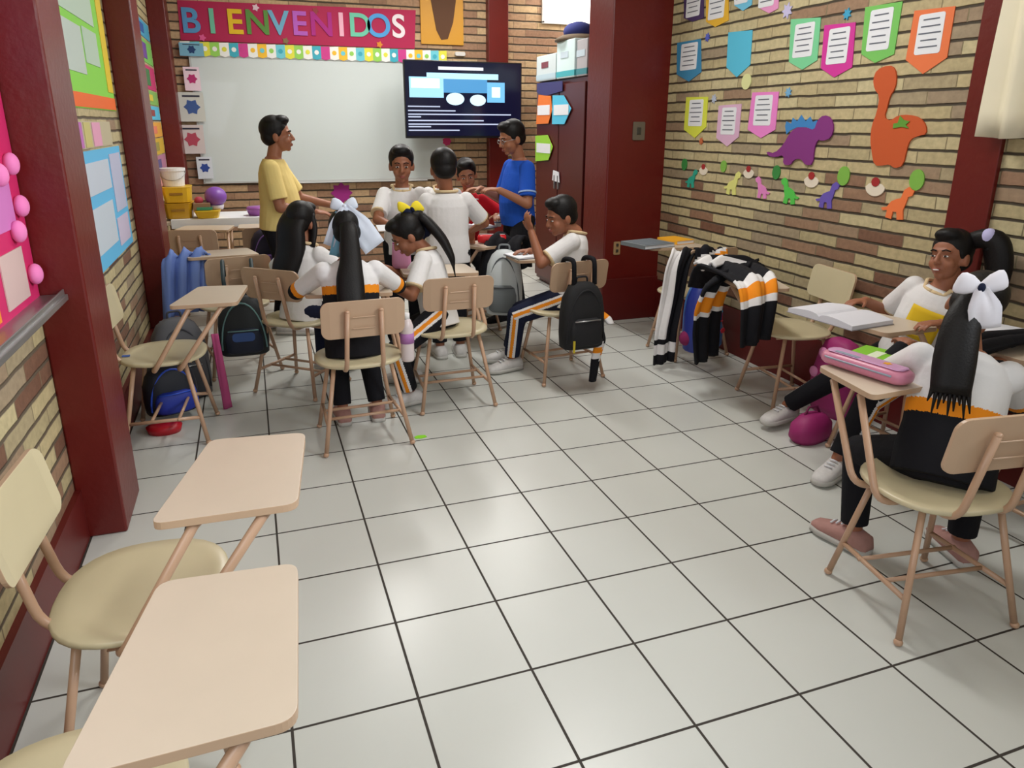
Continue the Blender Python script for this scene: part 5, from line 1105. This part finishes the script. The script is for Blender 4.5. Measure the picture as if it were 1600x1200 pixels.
# right side: jackets over the two chairs by the brick wall
t = empty('school_jacket', (2.45, 3.86, 0), 0, 'long black and grey white jacket hanging from the far chair down to the floor', 'jacket', 'black school jackets with orange and white bands'); o = Vector((2.45, 3.86, 0))
rows = drape([(2.55, 3.93, .735), (2.50, 3.86, .745), (2.44, 3.83, .66), (2.42, 3.83, .45), (2.37, 3.80, .25), (2.37, 3.80, .04)], .16, .13, (1, -.1, 0), .016, 1.6, seed=.6)
sheetobj('jacket_body', rows, [M_black, M_white, M_orange], t, lambda i, j: (2 if .84 < i < .88 else 1) if .80 < i < .92 else (1 if j < .45 and i < .8 else 0), .014, org=o)
t = empty('school_jacket', (2.68, 3.82, 0), 0, 'black jacket with striped band folded over the far chair back', 'jacket', 'black school jackets with orange and white bands'); o = Vector((2.68, 3.82, 0))
rows = drape([(2.70, 3.93, .62), (2.70, 3.895, .745), (2.69, 3.85, .755), (2.68, 3.82, .66), (2.69, 3.815, .56)], .21, .24, (1, 0, -.1), .012, 1.8, seed=2)
sheetobj('jacket_body', rows, [M_black, M_white, M_orange], t, lambda i, j: (2 if abs(i-.62-.25*(.5-j)) < .035 else (1 if abs(i-.62-.25*(.5-j)) < .10 else 0)), .014, org=o)
t = backpack((2.60, 3.74, .13), 10, (.26, .15, .44), cm(36, 52, 140, .5), cm(60, 110, 176, .5), 'bright blue patterned backpack hanging under the jackets by the brick wall', trim=cm(190, 50, 60))
for i, (x, z, r_, c) in enumerate(((-.05, .30, .032, (200, 60, 70)), (.05, .26, .026, (80, 170, 210)), (-.02, .2, .03, (236, 160, 130)), (.07, .14, .02, (190, 40, 60)), (-.07, .12, .02, (70, 170, 220)), (.02, .36, .028, (176, 40, 60)))):
    bm = bmesh.new(); prism(bm, star((x, z), r_, .7, 6), lambda u, v, k: Vector((u, -.10-k if z < .2 else -.082-k, v)), 0, .004); fin('printed_patch', bm, cm(*c), t)
bm = bmesh.new(); ell(bm, (0, 0, 0), (.052, .045, .05)); o_ = fin('fluffy_ball', bm, cm(130, 30, 84, .9), None, True); o_.location = (2.49, 3.74, .215); tag(o_, 'wine red fluffy ball hanging beside the bright blue backpack', 'pompom')
t = empty('school_jacket', (2.50, 3.40, 0), 0, 'black jacket with wide orange and white bands draped over the board of the empty chair', 'jacket', 'black school jackets with orange and white bands'); o = Vector((2.50, 3.40, 0))
def band(c0, w1=.04, w2=.1): return lambda i, j: (2 if abs(i-c0) < w1 else (1 if abs(i-c0) < w2 else 0))
rows = drape([(2.50, 3.50, .60), (2.49, 3.47, .73), (2.42, 3.20, .752), (2.36, 2.96, .745), (2.33, 2.89, .64), (2.32, 2.88, .54), (2.32, 2.88, .44)], .38, .17, (1, .15, .0), .018, 1.7, seed=.4)
sheetobj('jacket_body', rows, [M_black, M_white, M_orange], t, band(.70), .016, org=o)
rows = drape([(2.54, 3.30, .745), (2.42, 3.24, .74), (2.31, 3.22, .70), (2.29, 3.26, .55), (2.33, 3.32, .40), (2.38, 3.36, .2)], .28, .18, (.8, .3, .1), .016, 1.9, seed=1.2)
sheetobj('jacket_lower', rows, [M_black, M_white, M_orange], t, band(.48, .045, .105), .016, org=o)
rows = drape([(2.34, 3.40, .74), (2.46, 3.46, .76), (2.62, 3.44, .745), (2.72, 3.40, .69)], .16, .10, (.2, -1, .1), .018, 1.3, seed=2)
sheetobj('jacket_collar', rows, [M_black, M_white], t, lambda i, j: 1 if i < .3 or (j > .8 and i < .7) else 0, .016, org=o)
t = empty('magenta_bag', (2.86, 2.86, .0), 0, 'magenta and pink patterned bag by the wall behind the papers board', 'bag')
bm = bmesh.new(); loft(bm, [((0, 0, z), (.085*k, .0, 0), (0, .15*k, 0)) for z, k in ((.0, .8), (.05, 1), (.2, 1.0), (.33, .8), (.40, .6), (.42, .3))], 24, 0, 3); fin('bag_body', bm, cm(160, 40, 110, .6), t, True)
for y, z in ((-.08, .30), (.04, .34), (-.02, .18), (.09, .22)):
    bm = bmesh.new(); ell(bm, (-.078, y, z), (.014, .03, .03)); fin('pink_print', bm, cm(222, 140, 190), t, True)
t = empty('magenta_bag', (2.50, 2.62, 0), 0, 'small magenta bag lying on the floor by the white shoe', 'bag')
bm = bmesh.new(); loft(bm, [((0, 0, z), (.12*k, .03*k, 0), (-.02*k, .07*k, 0)) for z, k in ((.0, .8), (.03, 1), (.09, .95), (.13, .6), (.14, .3))], 24, 0, 2.6); fin('bag_body', bm, cm(150, 30, 100, .6), t, True)
bm = bmesh.new(); tube(bm, [(-.05, 0, .13), (-.02, .01, .17), (.03, .01, .17), (.05, 0, .12)], .006, 8); fin('handle', bm, cm(110, 20, 70), t, True)
t = empty('school_jacket', (1.62, 4.72, 0), 0, 'plain black jacket heaped over the board before the person in blue', 'jacket'); o = Vector((1.62, 4.72, 0))
rows = drape([(1.78, 4.90, .50), (1.74, 4.86, .70), (1.66, 4.78, .745), (1.58, 4.68, .72), (1.54, 4.62, .55), (1.52, 4.60, .36)], .20, .30, (1, -.6, 0), .022, 1.7, seed=3)
sheetobj('jacket_body', rows, M_black, t, None, .02, org=o)
t = empty('school_jacket', (2.62, 1.86, 0), 0, 'black cloth filling a dark area over the far edge of the board at the right edge', 'jacket'); o = Vector((2.62, 1.86, 0))  # cloth added to fill the black area beside the girl's hair
rows = drape([(2.38, 1.80, .735), (2.55, 1.82, .738), (2.75, 1.80, .738), (2.93, 1.78, .73)], .12, .14, (0, 1, 0), .012, 1.3, seed=3)
sheetobj('jacket_body', rows, M_black, t, None, .02, org=o)
